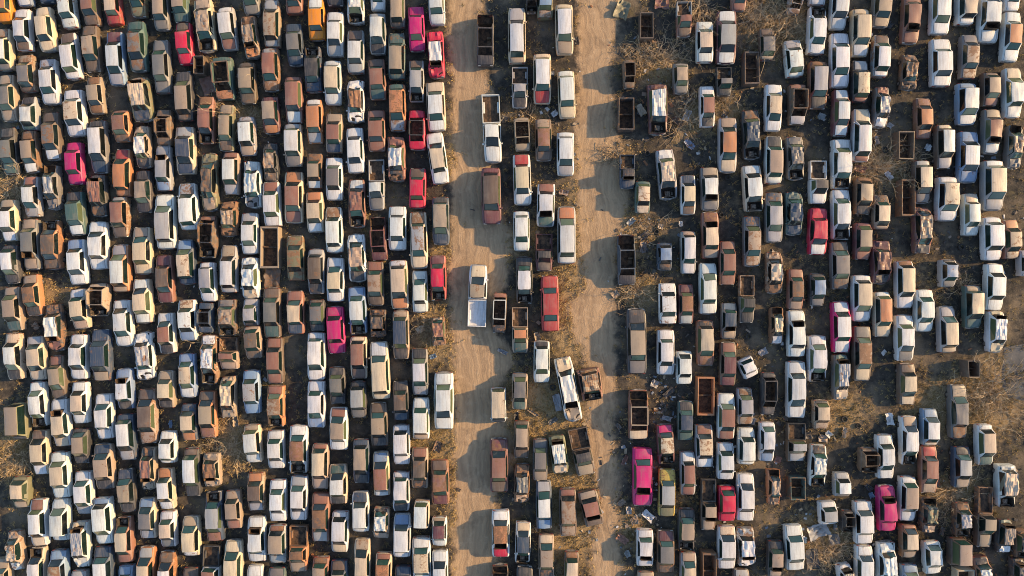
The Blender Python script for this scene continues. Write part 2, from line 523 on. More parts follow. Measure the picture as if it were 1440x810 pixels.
10.13 -0.61 0.75 0.67 32.7 t/t/t/t sc
31.07 -14.35 0.52 0.67 46.3 w/w/w/w sc
11.05 -16.90 0.34 1.04 -30.1 r/r/r/r sc
10.71 -21.04 0.54 0.77 -48.3 t/t/t/t sc
15.36 -10.26 0.55 1.19 -46.1 k/k/k/k sc
-26.78 20.95 0.29 0.66 -19.7 s/s/s/s sc
-0.77 16.59 0.69 0.70 -24.1 k/k/k/k sc
16.22 16.33 0.54 1.14 55.5 k/k/k/k sc
2.09 -12.26 0.28 1.17 59.4 t/t/t/t sc
14.03 -9.41 0.74 0.73 68.3 s/s/s/s sc
1.35 -7.94 0.32 0.65 -41.6 d/d/d/d sc
6.28 24.19 0.75 0.63 -78.2 k/k/k/k sc
12.99 5.14 0.59 1.18 -52.6 k/k/k/k sc
35.23 -20.34 0.46 0.59 27.2 b/b/b/b sc
28.63 -24.67 0.43 0.58 -16.3 b/b/b/b sc
20.86 17.09 0.55 0.68 -37.8 k/k/k/k sc
-7.29 -15.54 0.71 1.08 -19.2 d/d/d/d sc
12.91 1.48 0.29 0.99 -47.6 d/d/d/d sc
14.56 6.03 0.48 0.55 77.2 c/c/c/c sc
42.13 -23.82 0.34 0.76 -13 g/g/g/g sc
37.01 25.83 0.65 0.68 -38.6 k/k/k/k sc
36.92 11.00 0.44 0.91 38.9 w/w/w/w sc
34.98 -19.59 0.49 0.89 53 k/k/k/k sc
32.58 -14.16 0.36 1.03 -10.2 c/c/c/c sc
30.56 -14.76 0.68 0.91 79.1 t/t/t/t sc
12.61 17.48 0.65 1.13 29.7 c/c/c/c sc
-0.94 -6.22 0.34 1.01 64.2 s/s/s/s sc
40.83 13.80 0.61 0.61 -30 w/w/w/w sc
12.02 -22.82 0.75 0.75 -73.3 t/t/t/t sc
5.08 9.37 0.52 0.88 79 s/s/s/s sc
30.41 16.80 0.66 0.71 66.1 s/s/s/s sc
15.20 -12.79 0.44 0.91 76.8 s/s/s/s sc
23.70 -13.07 0.32 0.69 -23.4 s/s/s/s sc
0.44 -12.55 0.42 0.80 3.27 k/k/k/k sc
11.35 -26.13 0.51 0.67 32 s/s/s/s sc
17.26 18.38 0.50 1.23 -53 k/k/k/k sc
17.16 16.95 0.61 1.08 -19.1 w/w/w/w sc
10.82 -24.61 0.65 1.18 55.2 r/r/r/r sc
-46.68 -3.68 0.54 0.69 36.4 t/t/t/t sc
4.19 17.12 0.52 0.62 -51.6 w/w/w/w sc
32.66 -12.89 0.68 0.68 0 k/k/k/k ty
20.59 7.17 0.55 0.55 0 k/k/k/k ty
36.09 11.44 0.55 0.55 0 k/k/k/k ty
14.19 5.52 0.56 0.56 0 k/k/k/k ty
23.22 -4.74 0.65 0.65 0 k/k/k/k ty
44.18 4.02 0.69 0.69 0 k/k/k/k ty
34.03 -13.55 0.56 0.56 0 k/k/k/k ty
-28.93 -15.43 0.56 0.56 0 k/k/k/k ty
36.65 13.54 0.67 0.67 0 k/k/k/k ty
4.01 -9.76 0.64 0.64 0 k/k/k/k ty
1.78 17.09 0.63 0.63 0 k/k/k/k ty
15.69 -11.83 0.62 0.62 0 k/k/k/k ty
21.18 10.87 0.64 0.64 0 k/k/k/k ty
-10.12 -7.31 0.70 0.70 0 k/k/k/k ty
15.59 15.04 0.71 0.71 0 k/k/k/k ty
13.27 13.23 0.63 0.63 0 k/k/k/k ty
'''

# ------------------------------------------------------------------ materials
def new_mat(name):
    m = bpy.data.materials.new(name)
    m.use_nodes = True
    nt = m.node_tree
    for n in list(nt.nodes):
        nt.nodes.remove(n)
    out = nt.nodes.new('ShaderNodeOutputMaterial')
    b = nt.nodes.new('ShaderNodeBsdfPrincipled')
    nt.links.new(b.outputs[0], out.inputs[0])
    return m, nt, b

class G:
    """tiny helper for wiring nodes"""
    def __init__(s, nt): s.nt = nt
    def n(s, t, **kw):
        nd = s.nt.nodes.new(t)
        for k, v in kw.items(): setattr(nd, k, v)
        return nd
    def put(s, sock, v):
        if isinstance(v, bpy.types.NodeSocket): s.nt.links.new(v, sock)
        else: sock.default_value = v
    def math(s, op, a, b=0.0, c=None, clamp=False):
        nd = s.n('ShaderNodeMath', operation=op, use_clamp=clamp)
        s.put(nd.inputs[0], a); s.put(nd.inputs[1], b)
        if c is not None: s.put(nd.inputs[2], c)
        return nd.outputs[0]
    def mix(s, f, a, b, blend='MIX'):
        nd = s.n('ShaderNodeMix', data_type='RGBA', blend_type=blend)
        s.put(nd.inputs[0], f)
        for i, v in ((6, a), (7, b)):
            s.put(nd.inputs[i], v if isinstance(v, bpy.types.NodeSocket) else (*v, 1))
        return nd.outputs[2]
    def noise(s, vec, scale, detail=4, rough=.6, dist=0.0):
        nd = s.n('ShaderNodeTexNoise')
        s.put(nd.inputs['Vector'], vec); nd.inputs['Scale'].default_value = scale
        nd.inputs['Detail'].default_value = detail; nd.inputs['Roughness'].default_value = rough
        nd.inputs['Distortion'].default_value = dist
        return nd.outputs[0]
    def step(s, v, lo, hi):
        nd = s.n('ShaderNodeMapRange', interpolation_type='SMOOTHSTEP')
        s.put(nd.inputs[0], v); s.put(nd.inputs[1], lo); s.put(nd.inputs[2], hi)
        return nd.outputs[0]
    def vmath(s, op, a, b):
        nd = s.n('ShaderNodeVectorMath', operation=op)
        s.put(nd.inputs[0], a); s.put(nd.inputs[1], b)
        return nd.outputs[0]
    def bump(s, h, strength, dist, bsdf):
        nd = s.n('ShaderNodeBump')
        nd.inputs['Strength'].default_value = strength; nd.inputs['Distance'].default_value = dist
        s.put(nd.inputs['Height'], h); s.nt.links.new(nd.outputs[0], bsdf.inputs['Normal'])

def seeded(g):
    """object coordinates shifted by the object's own random number"""
    tc = g.n('ShaderNodeTexCoord'); oi = g.n('ShaderNodeObjectInfo')
    cmb = g.n('ShaderNodeCombineXYZ')
    for i, k in enumerate((57.0, 91.0, 33.0)):
        g.put(cmb.inputs[i], g.math('MULTIPLY', oi.outputs['Random'], k))
    return g.vmath('ADD', tc.outputs['Object'], cmb.outputs[0]), oi

def m_paint():
    m, nt, b = new_mat('weathered_paint'); g = G(nt)
    v, oi = seeded(g)
    col, rust = oi.outputs['Color'], oi.outputs['Alpha']
    stretched = g.vmath('MULTIPLY', v, (4.2, .35, 1.0))
    n1 = g.noise(v, 1.5, 6, .68, .5)
    n2 = g.noise(v, 7.0, 5, .7)
    n3 = g.noise(stretched, 2.2, 4, .6)
    # chalky fading, streaks along the car
    c = g.mix(g.math('MULTIPLY', g.step(n3, .44, .70), .45), col, g.mix(.5, g.mix(1, col, (.55, .48, .43), 'MULTIPLY'), (.34, .29, .25)))
    c = g.mix(g.math('MULTIPLY', g.step(n2, .35, .75), .30), c, g.mix(1, c, (.62, .58, .55), 'MULTIPLY'))
    # road dust
    c = g.mix(g.math('MULTIPLY', g.step(g.noise(v, .8, 3), .50, .78), .26), c, (.36, .30, .235))
    # rust
    hi = g.math('SUBTRACT', .80, g.math('MULTIPLY', rust, .44))
    lo = g.math('SUBTRACT', hi, .06)
    mk = g.step(g.math('ADD', g.math('MULTIPLY', n1, .72), g.math('MULTIPLY', n2, .28)), lo, hi)
    rc = g.mix(g.noise(v, 4.0, 5, .7), (.075, .042, .026), (.36, .19, .10))
    c = g.mix(g.math('MULTIPLY', mk, .9), c, rc)
    g.put(b.inputs['Base Color'], c)
    g.put(b.inputs['Roughness'], g.math('ADD', .36, g.math('MULTIPLY', g.math('ADD', mk, n2), .3), clamp=True))
    b.inputs['Specular IOR Level'].default_value = .45
    g.bump(g.math('ADD', n1, g.math('MULTIPLY', n2, .35)), .35, .02, b)
    return m

def m_glass(name='dusty_tinted_glass', k=1.0):
    m, nt, b = new_mat(name); g = G(nt)
    v, oi = seeded(g)
    r = oi.outputs['Random']
    c = g.mix(g.step(r, .15, .75), (.012 * k, .018 * k, .021 * k), (.022 * k, .060 * k, .050 * k))
    c = g.mix(g.math('MULTIPLY', g.step(r, .84, .88), .7), c, (.10, .12, .06))
    c = g.mix(g.math('MULTIPLY', g.step(g.noise(v, 1.6, 5, .7), .54, .84), .34 * k), c, (.22, .19, .145))
    g.put(b.inputs['Base Color'], c)
    g.put(b.inputs['Roughness'], g.math('ADD', .07, g.math('MULTIPLY', g.noise(v, 3, 3), .22)))
    b.inputs['Specular IOR Level'].default_value = .6
    return m

def m_plain(name, c1, c2, scale=3.0, rough=.85, metal=0.0, bump=.4):
    m, nt, b = new_mat(name); g = G(nt)
    v, oi = seeded(g)
    n = g.noise(v, scale, 6, .7)
    g.put(b.inputs['Base Color'], g.mix(g.step(n, .32, .70), c1, c2))
    b.inputs['Roughness'].default_value = rough; b.inputs['Metallic'].default_value = metal
    g.bump(n, bump, .03, b)
    return m

M = dict(
    paint=m_paint(), glass=m_glass(), side_glass=m_glass('dark_side_glass', .30),
    gap=m_plain('dark_seam', (.006, .006, .006), (.02, .017, .014), 5),
    tyre=m_plain('perished_rubber', (.018, .017, .016), (.05, .045, .04), 6),
    rim=m_plain('dull_steel', (.14, .12, .10), (.34, .32, .30), 5, .5, .5),
    cabin=m_plain('burnt_interior', (.008, .007, .006), (.15, .085, .045), 2.6),
    seat=m_plain('rotten_upholstery', (.05, .035, .025), (.20, .13, .075), 4),
    bay=m_plain('oily_engine_bay', (.012, .011, .010), (.09, .065, .045), 5),
    engine=m_plain('greasy_iron', (.05, .045, .04), (.30, .24, .18), 7, .6, .4),
    lens=m_plain('cloudy_lens', (.25, .25, .24), (.55, .53, .48), 8, .25, 0, .1), red_lens=m_plain('faded_red_lens', (.16, .02, .015), (.35, .07, .04), 8, .3, 0, .1),
    trim=m_plain('bumper_metal', (.09, .085, .08), (.36, .34, .32), 2.5, .45, .3),
    twig=m_plain('dry_wood', (.24, .165, .095), (.62, .48, .30), 2.0, .95),
)

# ------------------------------------------------------------------ mesh builder
class MB:
    def __init__(s): s.v = []; s.f = []; s.mi = []
    def quad(s, *p, mi=0):
        i = len(s.v); s.v += [tuple(q) for q in p]; s.f.append(tuple(range(i, i + len(p)))); s.mi.append(mi)
    def grid(s, rows, mi=0):
        i = len(s.v); w = len(rows[0])
        for r in rows: s.v += [tuple(q) for q in r]
        for a in range(len(rows) - 1):
            for b in range(w - 1):
                k = i + a * w + b
                s.f.append((k, k + 1, k + w + 1, k + w)); s.mi.append(mi)
    def box(s, x0, x1, y0, y1, z0, z1, mi=0, b=.0):
        c = [(x0, y0), (x1, y0), (x1, y1), (x0, y1)]
        i = len(s.v)
        s.v += [(x, y, z0) for x, y in c] + [(x, y, z1 - b) for x, y in c]
        n = 8
        s.f += [(i + 3, i + 2, i + 1, i)]; s.mi.append(mi)
        for k in range(4):
            s.f.append((i + k, i + (k + 1) % 4, i + 4 + (k + 1) % 4, i + 4 + k)); s.mi.append(mi)
        if b:
            s.v += [(x + (b if x == x0 else -b), y + (b if y == y0 else -b), z1) for x, y in c]
            for k in range(4):
                s.f.append((i + 4 + k, i + 4 + (k + 1) % 4, i + 8 + (k + 1) % 4, i + 8 + k)); s.mi.append(mi)
            n = 12
        s.f.append(tuple(range(i + n - 4, i + n))); s.mi.append(mi)
    def wheel(s, x, y, r, w):
        n = 14; i = len(s.v); prof = [(-w/2, r*.55, 1), (-w/2, r*.9, 0), (-w*.32, r, 0), (w*.32, r, 0), (w/2, r*.9, 0), (w/2, r*.55, 1)]
        for k in range(n):
            a = 2 * math.pi * k / n
            for px, pr, _ in prof: s.v.append((x + px, y + pr * math.cos(a), r + pr * math.sin(a)))
        m = len(prof)
        for k in range(n):
            for j in range(m - 1):
                a, b2 = i + k * m + j, i + ((k + 1) % n) * m + j
                s.f.append((a, a + 1, b2 + 1, b2)); s.mi.append(0)
        s.f.append(tuple(i + k * m for k in range(n))); s.mi.append(1)
        s.f.append(tuple(i + k * m + m - 1 for k in reversed(range(n)))); s.mi.append(1)
    def tube(s, a, b, ra, rb, n=3):
        a, b = Vector(a), Vector(b); d = (b - a)
        if d.length < 1e-5: return
        d.normalize(); u = d.orthogonal().normalized(); w = d.cross(u)
        i = len(s.v)
        for c, r in ((a, ra), (b, rb)):
            for k in range(n):
                t = 2 * math.pi * k / n
                s.v.append(tuple(c + u * (r * math.cos(t)) + w * (r * math.sin(t))))
        for k in range(n):
            s.f.append((i + k, i + (k + 1) % n, i + n + (k + 1) % n, i + n + k)); s.mi.append(0)
    def mesh(s, name, mats, warp=None, smooth=True, crease=32):
        me = bpy.data.meshes.new(name)
        v = [warp(p) for p in s.v] if warp else s.v
        me.from_pydata(v, [], s.f)
        for k in (mats if isinstance(mats, (list, tuple)) else [mats]): me.materials.append(M[k])
        me.polygons.foreach_set('material_index', s.mi)
        me.update()
        if smooth:
            import bmesh
            bm = bmesh.new(); bm.from_mesh(me)
            bmesh.ops.remove_doubles(bm, verts=bm.verts, dist=.0008)
            bm.to_mesh(me); bm.free()
            me.polygons.foreach_set('use_smooth', [True] * len(me.polygons))
            me.set_sharp_from_angle(angle=R(crease))
        me.update()
        return me

def link(name, me, parent=None):
    o = bpy.data.objects.new(name, me); COL.objects.link(o)
    if parent: o.parent = parent
    return o

# ------------------------------------------------------------------ the cars (width 1.7, unit length 4.4; scaled per car)
HW, LEN = .85, 4.4
SHAPES = {  # station, plan half width, shoulder height, cabin (0 = panel, 1 = roof); the last letters name the strip after the station
    'sedan': [(-.5, .86, .64, 0, 'e'), (-.492, .95, .74, 0, 'b'), (-.40, .99, .82, 0, 'b'), (-.30, 1, .86, 0, 'r'), (-.205, 1, .88, 1, 'c'), (-.01, 1, .88, 1, 'c'),
              (.175, 1, .88, 1, 'w'), (.285, 1, .87, 0, 'h'), (.41, .99, .81, 0, 'h'), (.490, .94, .70, 0, 'e'), (.5, .84, .58, 0, '')],
    'hatch': [(-.5, .86, .62, 0, 'e'), (-.490, .95, .74, 0, 'b'), (-.455, .97, .84, 0, 'b'), (-.41, 1, .88, 0, 'r'), (-.30, 1, .90, 1, 'c'), (-.05, 1, .90, 1, 'c'),
              (.165, 1, .90, 1, 'w'), (.285, 1, .88, 0, 'h'), (.41, .99, .81, 0, 'h'), (.490, .94, .70, 0, 'e'), (.5, .84, .58, 0, '')],
    'wagon': [(-.5, .84, .62, 0, 'e'), (-.492, .94, .74, 0, 'b'), (-.46, .98, .86, 0, 'b'), (-.39, 1, .88, 0, 'r'), (-.315, 1, .90, 1, 'c'), (-.07, 1, .90, 1, 'c'),
              (.165, 1, .90, 1, 'w'), (.275, 1, .88, 0, 'h'), (.41, .98, .82, 0, 'h'), (.489, .90, .70, 0, 'e'), (.5, .78, .58, 0, '')],
    'van':   [(-.5, .90, .62, 0, 'e'), (-.495, .96, .80, 0, 'b'), (-.49, .99, .94, 0, 'b'), (-.475, 1, .96, 0, 'r'), (-.44, 1, .98, 1, 'c'), (-.05, 1, .98, 1, 'c'),
              (.31, 1, .98, 1, 'w'), (.41, 1, .92, 0, 'h'), (.45, .98, .84, 0, 'h'), (.490, .92, .70, 0, 'e'), (.5, .82, .58, 0, '')],
    'cab':   [(-.06, .97, .80, 0, 'e'), (-.055, .98, .84, 0, 'b'), (-.05, .99, .88, 0, 'b'), (-.045, 1, .90, 0, 'r'), (-.02, 1, .90, 1, 'c'), (.08, 1, .90, 1, 'c'),
              (.175, 1, .90, 1, 'w'), (.285, 1, .88, 0, 'h'), (.41, .98, .82, 0, 'h'), (.489, .90, .70, 0, 'e'), (.5, .78, .58, 0, '')],
}
ROOF_Z = dict(sedan=1.40, hatch=1.43, wagon=1.50, van=1.95, cab=1.58)

def lerp(a, b, t): return tuple(x + (y - x) * t for x, y in zip(a, b))

def section(kind, st, roof_in):
    y, hw, zs, cab, _ = st
    Y = y * LEN; w = HW * hw; bow = .07 * (1 if y > 0 else -1) * (abs(y) / .5) ** 6
    if cab: xr, zr = w * roof_in, ROOF_Z[kind] - .04
    else:   xr, zr = w * (roof_in + .06), zs + .035
    pts = [(w * .95, .24), (w, .52), (w * .975, zs - .04), (w * .92, zs), (xr, zr), (xr * .89, zr + .018), (xr * .45, zr + .035), (0, zr + .04)]
    full = [(x, z) for x, z in pts] + [(-x, z) for x, z in reversed(pts[:-1])]
    return [(x, Y - bow * (x / HW) ** 2 if abs(y) > .3 else Y, z) for x, z in full]

def build_car(kind, seed, missing='', ribs=0, dent=.0, roof_in=.73, bed='cabin'):
    """-> list of (part name, mesh, colour slot)"""
    q = random.Random(seed)
    sts = []
    for i, s in enumerate(SHAPES[kind]):
        j = q.uniform(-.02, .02) if 2 <= i <= 8 and kind != 'van' and (kind != 'cab' or i > 4) else 0
        sts.append((s[0] + j,) + s[1:])
    sec = [section(kind, s, roof_in) for s in sts]
    off = Vector((q.uniform(-50, 50), q.uniform(-50, 50), 0))
    sag = q.choice((-1, 1)) * .5
    def warp(p):
        if not dent: return p
        n = noise.noise_vector(Vector(p) * 1.1 + off) * dent + noise.noise_vector(Vector(p) * 3.1 + off) * dent * .35
        if dent > .075: n.z -= .55 * dent * (1 - 4 * abs(noise.noise(Vector((p[0] * 2.1 + p[1] * .8, p[1] * 1.3 - p[0], p[2])) + off))) 
        top = max(0, p[2] - .8)
        z = p[2] + n.z - top * dent * 1.5 * (.5 + .5 * math.tanh((p[0] * sag + p[1] * .4) * 2))
        return (p[0] + n.x * .9, p[1] + n.y * 1.1, max(.2, z) if p[2] > .22 else p[2])
    body = MB(); out = []; parts = {k: MB() for k in 'bhrw'}
    roof = MB(); side = []
    N = 15
    for i in range(len(sts) - 1):
        tag = sts[i][4]; A, B = sec[i], sec[i + 1]
        for j in range(N - 1):
            mid = 5 <= j <= 8                       # between the inner rails
            rail = j in (4, 9)
            if mid and tag in 'bhrw': continue
            if tag == 'c' and (mid or rail): continue
            if rail and tag in 'bh': continue
            body.quad(A[j], A[j + 1], B[j + 1], B[j])
        if tag == 'c': pass
        elif tag in parts:
            lo, hi = (4, 10) if tag in 'bh' else (5, 9)
            rows = []
            for k in range(4):
                t = k / 3
                rows.append([lerp(A[j], B[j], t) for j in range(lo, hi + 1)])
            if tag in 'bh':
                rows = [[(x, y, z + .012 * (1 - (2 * k / 3 - 1) ** 4)) for x, y, z in r] for k, r in enumerate(rows)]
            parts[tag].grid(rows)
    ci = [i for i, s in enumerate(sts) if s[3]]
    for sgn in (0, 1):
        a, b2 = (3, 4) if sgn == 0 else (11, 10); sh = .012 if sgn == 0 else -.012
        lo_ = [sec[i][a] for i in ci]; hi_ = [sec[i][b2] for i in ci]
        lo_[0] = lerp(sec[ci[0]][a], sec[ci[0] - 1][a], .35); lo_[-1] = lerp(sec[ci[-1]][a], sec[ci[-1] + 1][a], .62)
        gl = MB(); top = []; bot = []
        for k, (p, r_) in enumerate(zip(lo_, hi_)):
            e = .04 if k in (0, len(lo_) - 1) else 0
            d = (lo_[1][1] - p[1]) * e, (hi_[1][1] - r_[1]) * e
            p2, r2 = (p[0], p[1] + d[0], p[2]), (r_[0], r_[1] + d[1], r_[2])
            b3, t3 = lerp(p2, r2, .07), lerp(p2, r2, .90)
            bot.append((b3[0] + sh, b3[1], b3[2] + .008)); top.append((t3[0] + sh, t3[1], t3[2] + .008))
        gl.grid([top, bot] if sgn else [bot, top]); side.append(gl)
    # end walls
    for s, rev in ((sec[0], False), (sec[-1], True)):
        ring = list(s) if rev else list(reversed(s))
        body.quad(*ring)
    under = [sec[i][0] for i in range(len(sec))] + [sec[i][-1] for i in reversed(range(len(sec)))]
    body.quad(*under)
    # roof skin
    cs = [i for i, s in enumerate(sts) if s[3]]
    rows = []
    ncol = 12 if not ribs else 2 * ribs + 1
    for i0, i1 in zip(cs[:-1], cs[1:]):
        for k in range(4):
            t = k / 3
            if rows and k == 0: continue
            L, Cc = lerp(sec[i0][4], sec[i1][4], t), lerp(sec[i0][7], sec[i1][7], t)
            row = []
            for c in range(ncol + 1):
                u = -1 + 2 * c / ncol
                z = L[2] + (Cc[2] - L[2]) * (1 - u * u) + ((.016 if ribs < 8 else .012) if ribs and c % 2 == 0 and 0 < c < ncol else 0)
                row.append((L[0] * -u, L[1], z))
            rows.append(row)
    e = .0
    roof.grid([list(reversed(r)) for r in rows])
    for k, (fx, fy) in dict(b=(.955, .93), h=(.955, .955), r=(.93, .86), w=(.93, .88)).items():
        vv = parts[k].v
        if not vv: continue
        cx, cy = 0, sum(p[1] for p in vv) / len(vv); cz = sum(p[2] for p in vv) / len(vv)
        fz = fy if k in 'rw' else 1
        parts[k].v = [(p[0] * fx, cy + (p[1] - cy) * fy, cz + (p[2] - cz) * fz) for p in vv]
    def done(name, mb, mats, slot, smooth=True):
        out.append((name, mb.mesh(name, mats, warp, smooth, 9 if dent > .075 else 32), slot))
    def pit(tag, depth, name, mat):
        rr = parts[tag]; xs = [p[0] for p in rr.v]; ys = [p[1] for p in rr.v]; zs = [p[2] for p in rr.v]
        x0, x1, y0, y1, z1 = min(xs) , max(xs), min(ys), max(ys), min(zs) + .02
        z0 = max(.3, z1 - depth); m = MB()
        m.quad((x0, y0, z0), (x1, y0, z0), (x1, y1, z0), (x0, y1, z0))
        for a, b2 in (((x0, y0), (x1, y0)), ((x1, y0), (x1, y1)), ((x1, y1), (x0, y1)), ((x0, y1), (x0, y0))):
            m.quad((*b2, z0), (*a, z0), (*a, max(zs) - .01), (*b2, max(zs) - .01))
        done(name, m, mat, None, False)
        return x0, x1, y0, y1, z0
    i0 = len(body.f)
    for i in range(len(sts) - 1):
        tag = sts[i][4]; A, B = sec[i], sec[i + 1]
        if tag in 'bh' and tag not in missing or (tag in 'rw' and tag not in missing):
            f_ = lambda p: (p[0] * .99, p[1], p[2] - .035)
            a_, b_ = (4, 10) if tag in 'bh' else (5, 9)
            body.quad(f_(A[a_]), f_(A[7]), f_(B[7]), f_(B[a_]), mi=1); body.quad(f_(A[7]), f_(A[b_]), f_(B[b_]), f_(B[7]), mi=1)
    done('body', body, ['paint', 'gap'], 0)
    if 'R' not in missing: done('roof', roof, 'paint', 1)
    if 'h' in missing:
        x0, x1, y0, y1, z0 = pit('h', .45, 'engine_bay', 'bay')
        m = MB(); cy = (y0 + y1) / 2
        m.box(-.24, .26, cy - .26, cy + .24, z0, z0 + .27, 0, .03); m.box(-.12, .14, cy - .2, cy + .18, z0 + .27, z0 + .33, 0, .02)
        m.box(x0 + .1, x0 + .3, cy - .1, cy + .15, z0, z0 + .2, 0, .02); m.box(x0 + .1, x1 - .1, y1 - .14, y1 - .06, z0, z0 + .25)
        done('engine', m, 'engine', None, False)
    else: done('bonnet', parts['h'], 'paint', 2)
    if kind != 'cab':
        if 'b' in missing: pit('b', .4, 'boot_floor', 'cabin')
        else: done('boot_lid', parts['b'], 'paint', 3)
    else: done('rear_cowl', parts['b'], 'paint', 0)
    if 'R' in missing:
        # open cabin: floor, seats
        m = MB(); ya, yb = sts[cs[0] - 1][0] * LEN, sts[cs[-1] + 1][0] * LEN; x = HW * .80
        m.quad((-x, ya, .34), (x, ya, .34), (x, yb, .34), (-x, yb, .34))
        m.quad((-x, yb, .34), (x, yb, .34), (x, yb, .86), (-x, yb, .86)); m.quad((x, ya, .34), (-x, ya, .34), (-x, ya, .86), (x, ya, .86))
        m.quad((x, yb, .34), (x, ya, .34), (x * 1.1, ya, .86), (x * 1.1, yb, .86)); m.quad((-x, ya, .34), (-x, yb, .34), (-x * 1.1, yb, .86), (-x * 1.1, ya, .86))
        done('cabin_floor', m, 'cabin', None, False)
        for sx in (-.38, .38):
            if q.random() < .7:
                m = MB(); y0 = q.uniform(-.1, .25)
                m.box(sx - .22, sx + .22, y0, y0 + .42, .35, .52, 0, .04); m.box(sx - .2, sx + .2, y0 - .14, y0 - .01, .36, .92, 0, .04)
                done('seat', m, 'seat', None, False)
        m = MB()
        r = ROOF_Z[kind] - .05; xr = HW * roof_in
        for k in (cs[0], cs[-1]): m.box(-xr, xr, sts[k][0] * LEN - .05, sts[k][0] * LEN + .05, r - .03, r + .03)
        for sgn in (-1, 1): m.box(sgn * xr - .05, sgn * xr + .05, sts[cs[0]][0] * LEN + .052, sts[cs[-1]][0] * LEN - .052, r - .03, r + .03)
        done('roof_frame', m, 'paint', 1, False)
    if 'r' not in missing: done('rear_window', parts['r'], 'glass', None)
    if 'w' not in missing: done('windscreen', parts['w'], 'glass', None)
    elif 'R' not in missing:
        pit('w', .5, 'dashboard', 'cabin')
    if 'r' in missing and 'R' not in missing: pit('r', .5, 'parcel_shelf', 'cabin')
    for gl in side:
        if 'R' in missing: break
        done('side_window', gl, 'side_glass', None, False)
    for sgn in (1, -1):
        if kind == 'cab' and sgn < 0: continue
        if dent and q.random() < .5: continue
        m = MB(); Y = sgn * (LEN / 2 - .005); rows = []
        for k in range(9):
            x = -HW * .80 + k * HW * .20; d = sgn * (.04 - .115 * (x / HW) ** 2)
            rows.append([(x, Y + d + sgn * a, z) for a, z in ((-.10, .36), (0.03, .36), (.045, .46), (.02, .54), (-.10, .54))])
        if sgn < 0: rows = [list(reversed(r)) for r in rows]
        m.grid(rows); done('bumper', m, 'trim', None)
    for sgn in (1, -1):
        if kind == 'cab' and sgn < 0: continue
        for sx in (-1, 1):
            if dent > .1 and q.random() < .5: continue
            m = MB(); yb = sgn * (LEN * .494)
            xa, xb = sorted((sx * HW * .50, sx * HW * .84)); ya, yb2 = sorted((yb - sgn * .10, yb + sgn * .015))
            m.box(xa, xb, ya, yb2, .56, .69, 0, .02)
            done('headlight' if sgn > 0 else 'tail_light', m, 'lens' if sgn > 0 else 'red_lens', None, False)
    for sx in (-1, 1):
        for yy in (-.31, .30):
            m = MB(); m.wheel(sx * HW * .86, yy * LEN, .29, .17)
            me = m.mesh('wheel', ['tyre', 'rim'], None, True); out.append(('wheel', me, None))
    if 'R' not in missing or kind == 'cab':
        for sx in (-1, 1):
            m = MB(); i = cs[-1]; p = lerp(sec[i][3], sec[i + 1][3], .75)
            m.box(sx * (p[0] + .005) - (.17 if sx < 0 else -.0), sx * (p[0] + .005) + (.17 if sx > 0 else 0), p[1] - .09, p[1] + .01, p[2], p[2] + .11, 0, .02)
            if not dent or q.random() < .4: done('wing_mirror', m, 'paint', 0, False)
    if kind == 'cab':      # the load bed
        y0, y1, w, t = -.5 * LEN, -.068 * LEN, HW * .98, .07
        m = MB()
        for sx in (-1, 1):
            xa, xb = sorted((sx * w, sx * (w - t)))
            m.box(xa, xb, y0 + t, y1, .35, .88, 0, .012)
            xa, xb = sorted((sx * (w - t - .002), sx * (w - t - .17)))
            m.box(xa, xb, -.31 * LEN - .36, -.31 * LEN + .36, .562, .76, 0, .03)
        m.box(-w + t + .002, w - t - .002, y1 - .06, y1, .565, .95, 0, .012)
        done('load_bed', m, 'paint', 3, False)
        m = MB(); m.box(-w + t + .002, w - t - .002, y0 + t + .002, y1 - .002, .36, .56); done('bed_floor', m, bed, 3, False)
        m = MB(); m.box(-w, w, y0, y0 + t - .003, .36, .86, 0, .012); done('tailgate', m, 'paint', 3, False)
    return out

def build_box(seed):
    q = random.Random(seed); out = []; w, L, t, h = HW, LEN / 2, .085, 1.0
    off = Vector((q.uniform(-50, 50), 0, 0))
    def warp(p):
        n = noise.noise_vector(Vector((p[0], p[1] * .8, p[2])) * 1.3 + off) * .10
        return (p[0] + n.x, p[1] + n.y, max(0, p[2] + (n.z if p[2] > .4 else 0)))
    for n, b in (('side_panel', (-w, -w + t, -L, L)), ('side_panel', (w - t, w, -L, L)), ('end_panel', (-w + t + .002, w - t - .002, -L, -L + .2)), ('end_panel', (-w + t + .002, w - t - .002, L - .2, L))):
        m = MB(); m.box(*b, .0, h, 0, .015); out.append((n, m.mesh(n, 'paint', warp, False), 0 if n[0] == 's' else 3))
    m = MB(); m.box(-w + t + .002, w - t - .002, -L + .202, L - .202, .08, .16); out.append(('floor', m.mesh('floor', 'cabin', None, False), None))
    m = MB(); m.box(-w + t + .002, w - t - .002, -.15, .02, .162, .62, 0, .01); out.append(('cross_bar', m.mesh('cross_bar', 'cabin', warp, False), None))
    return out

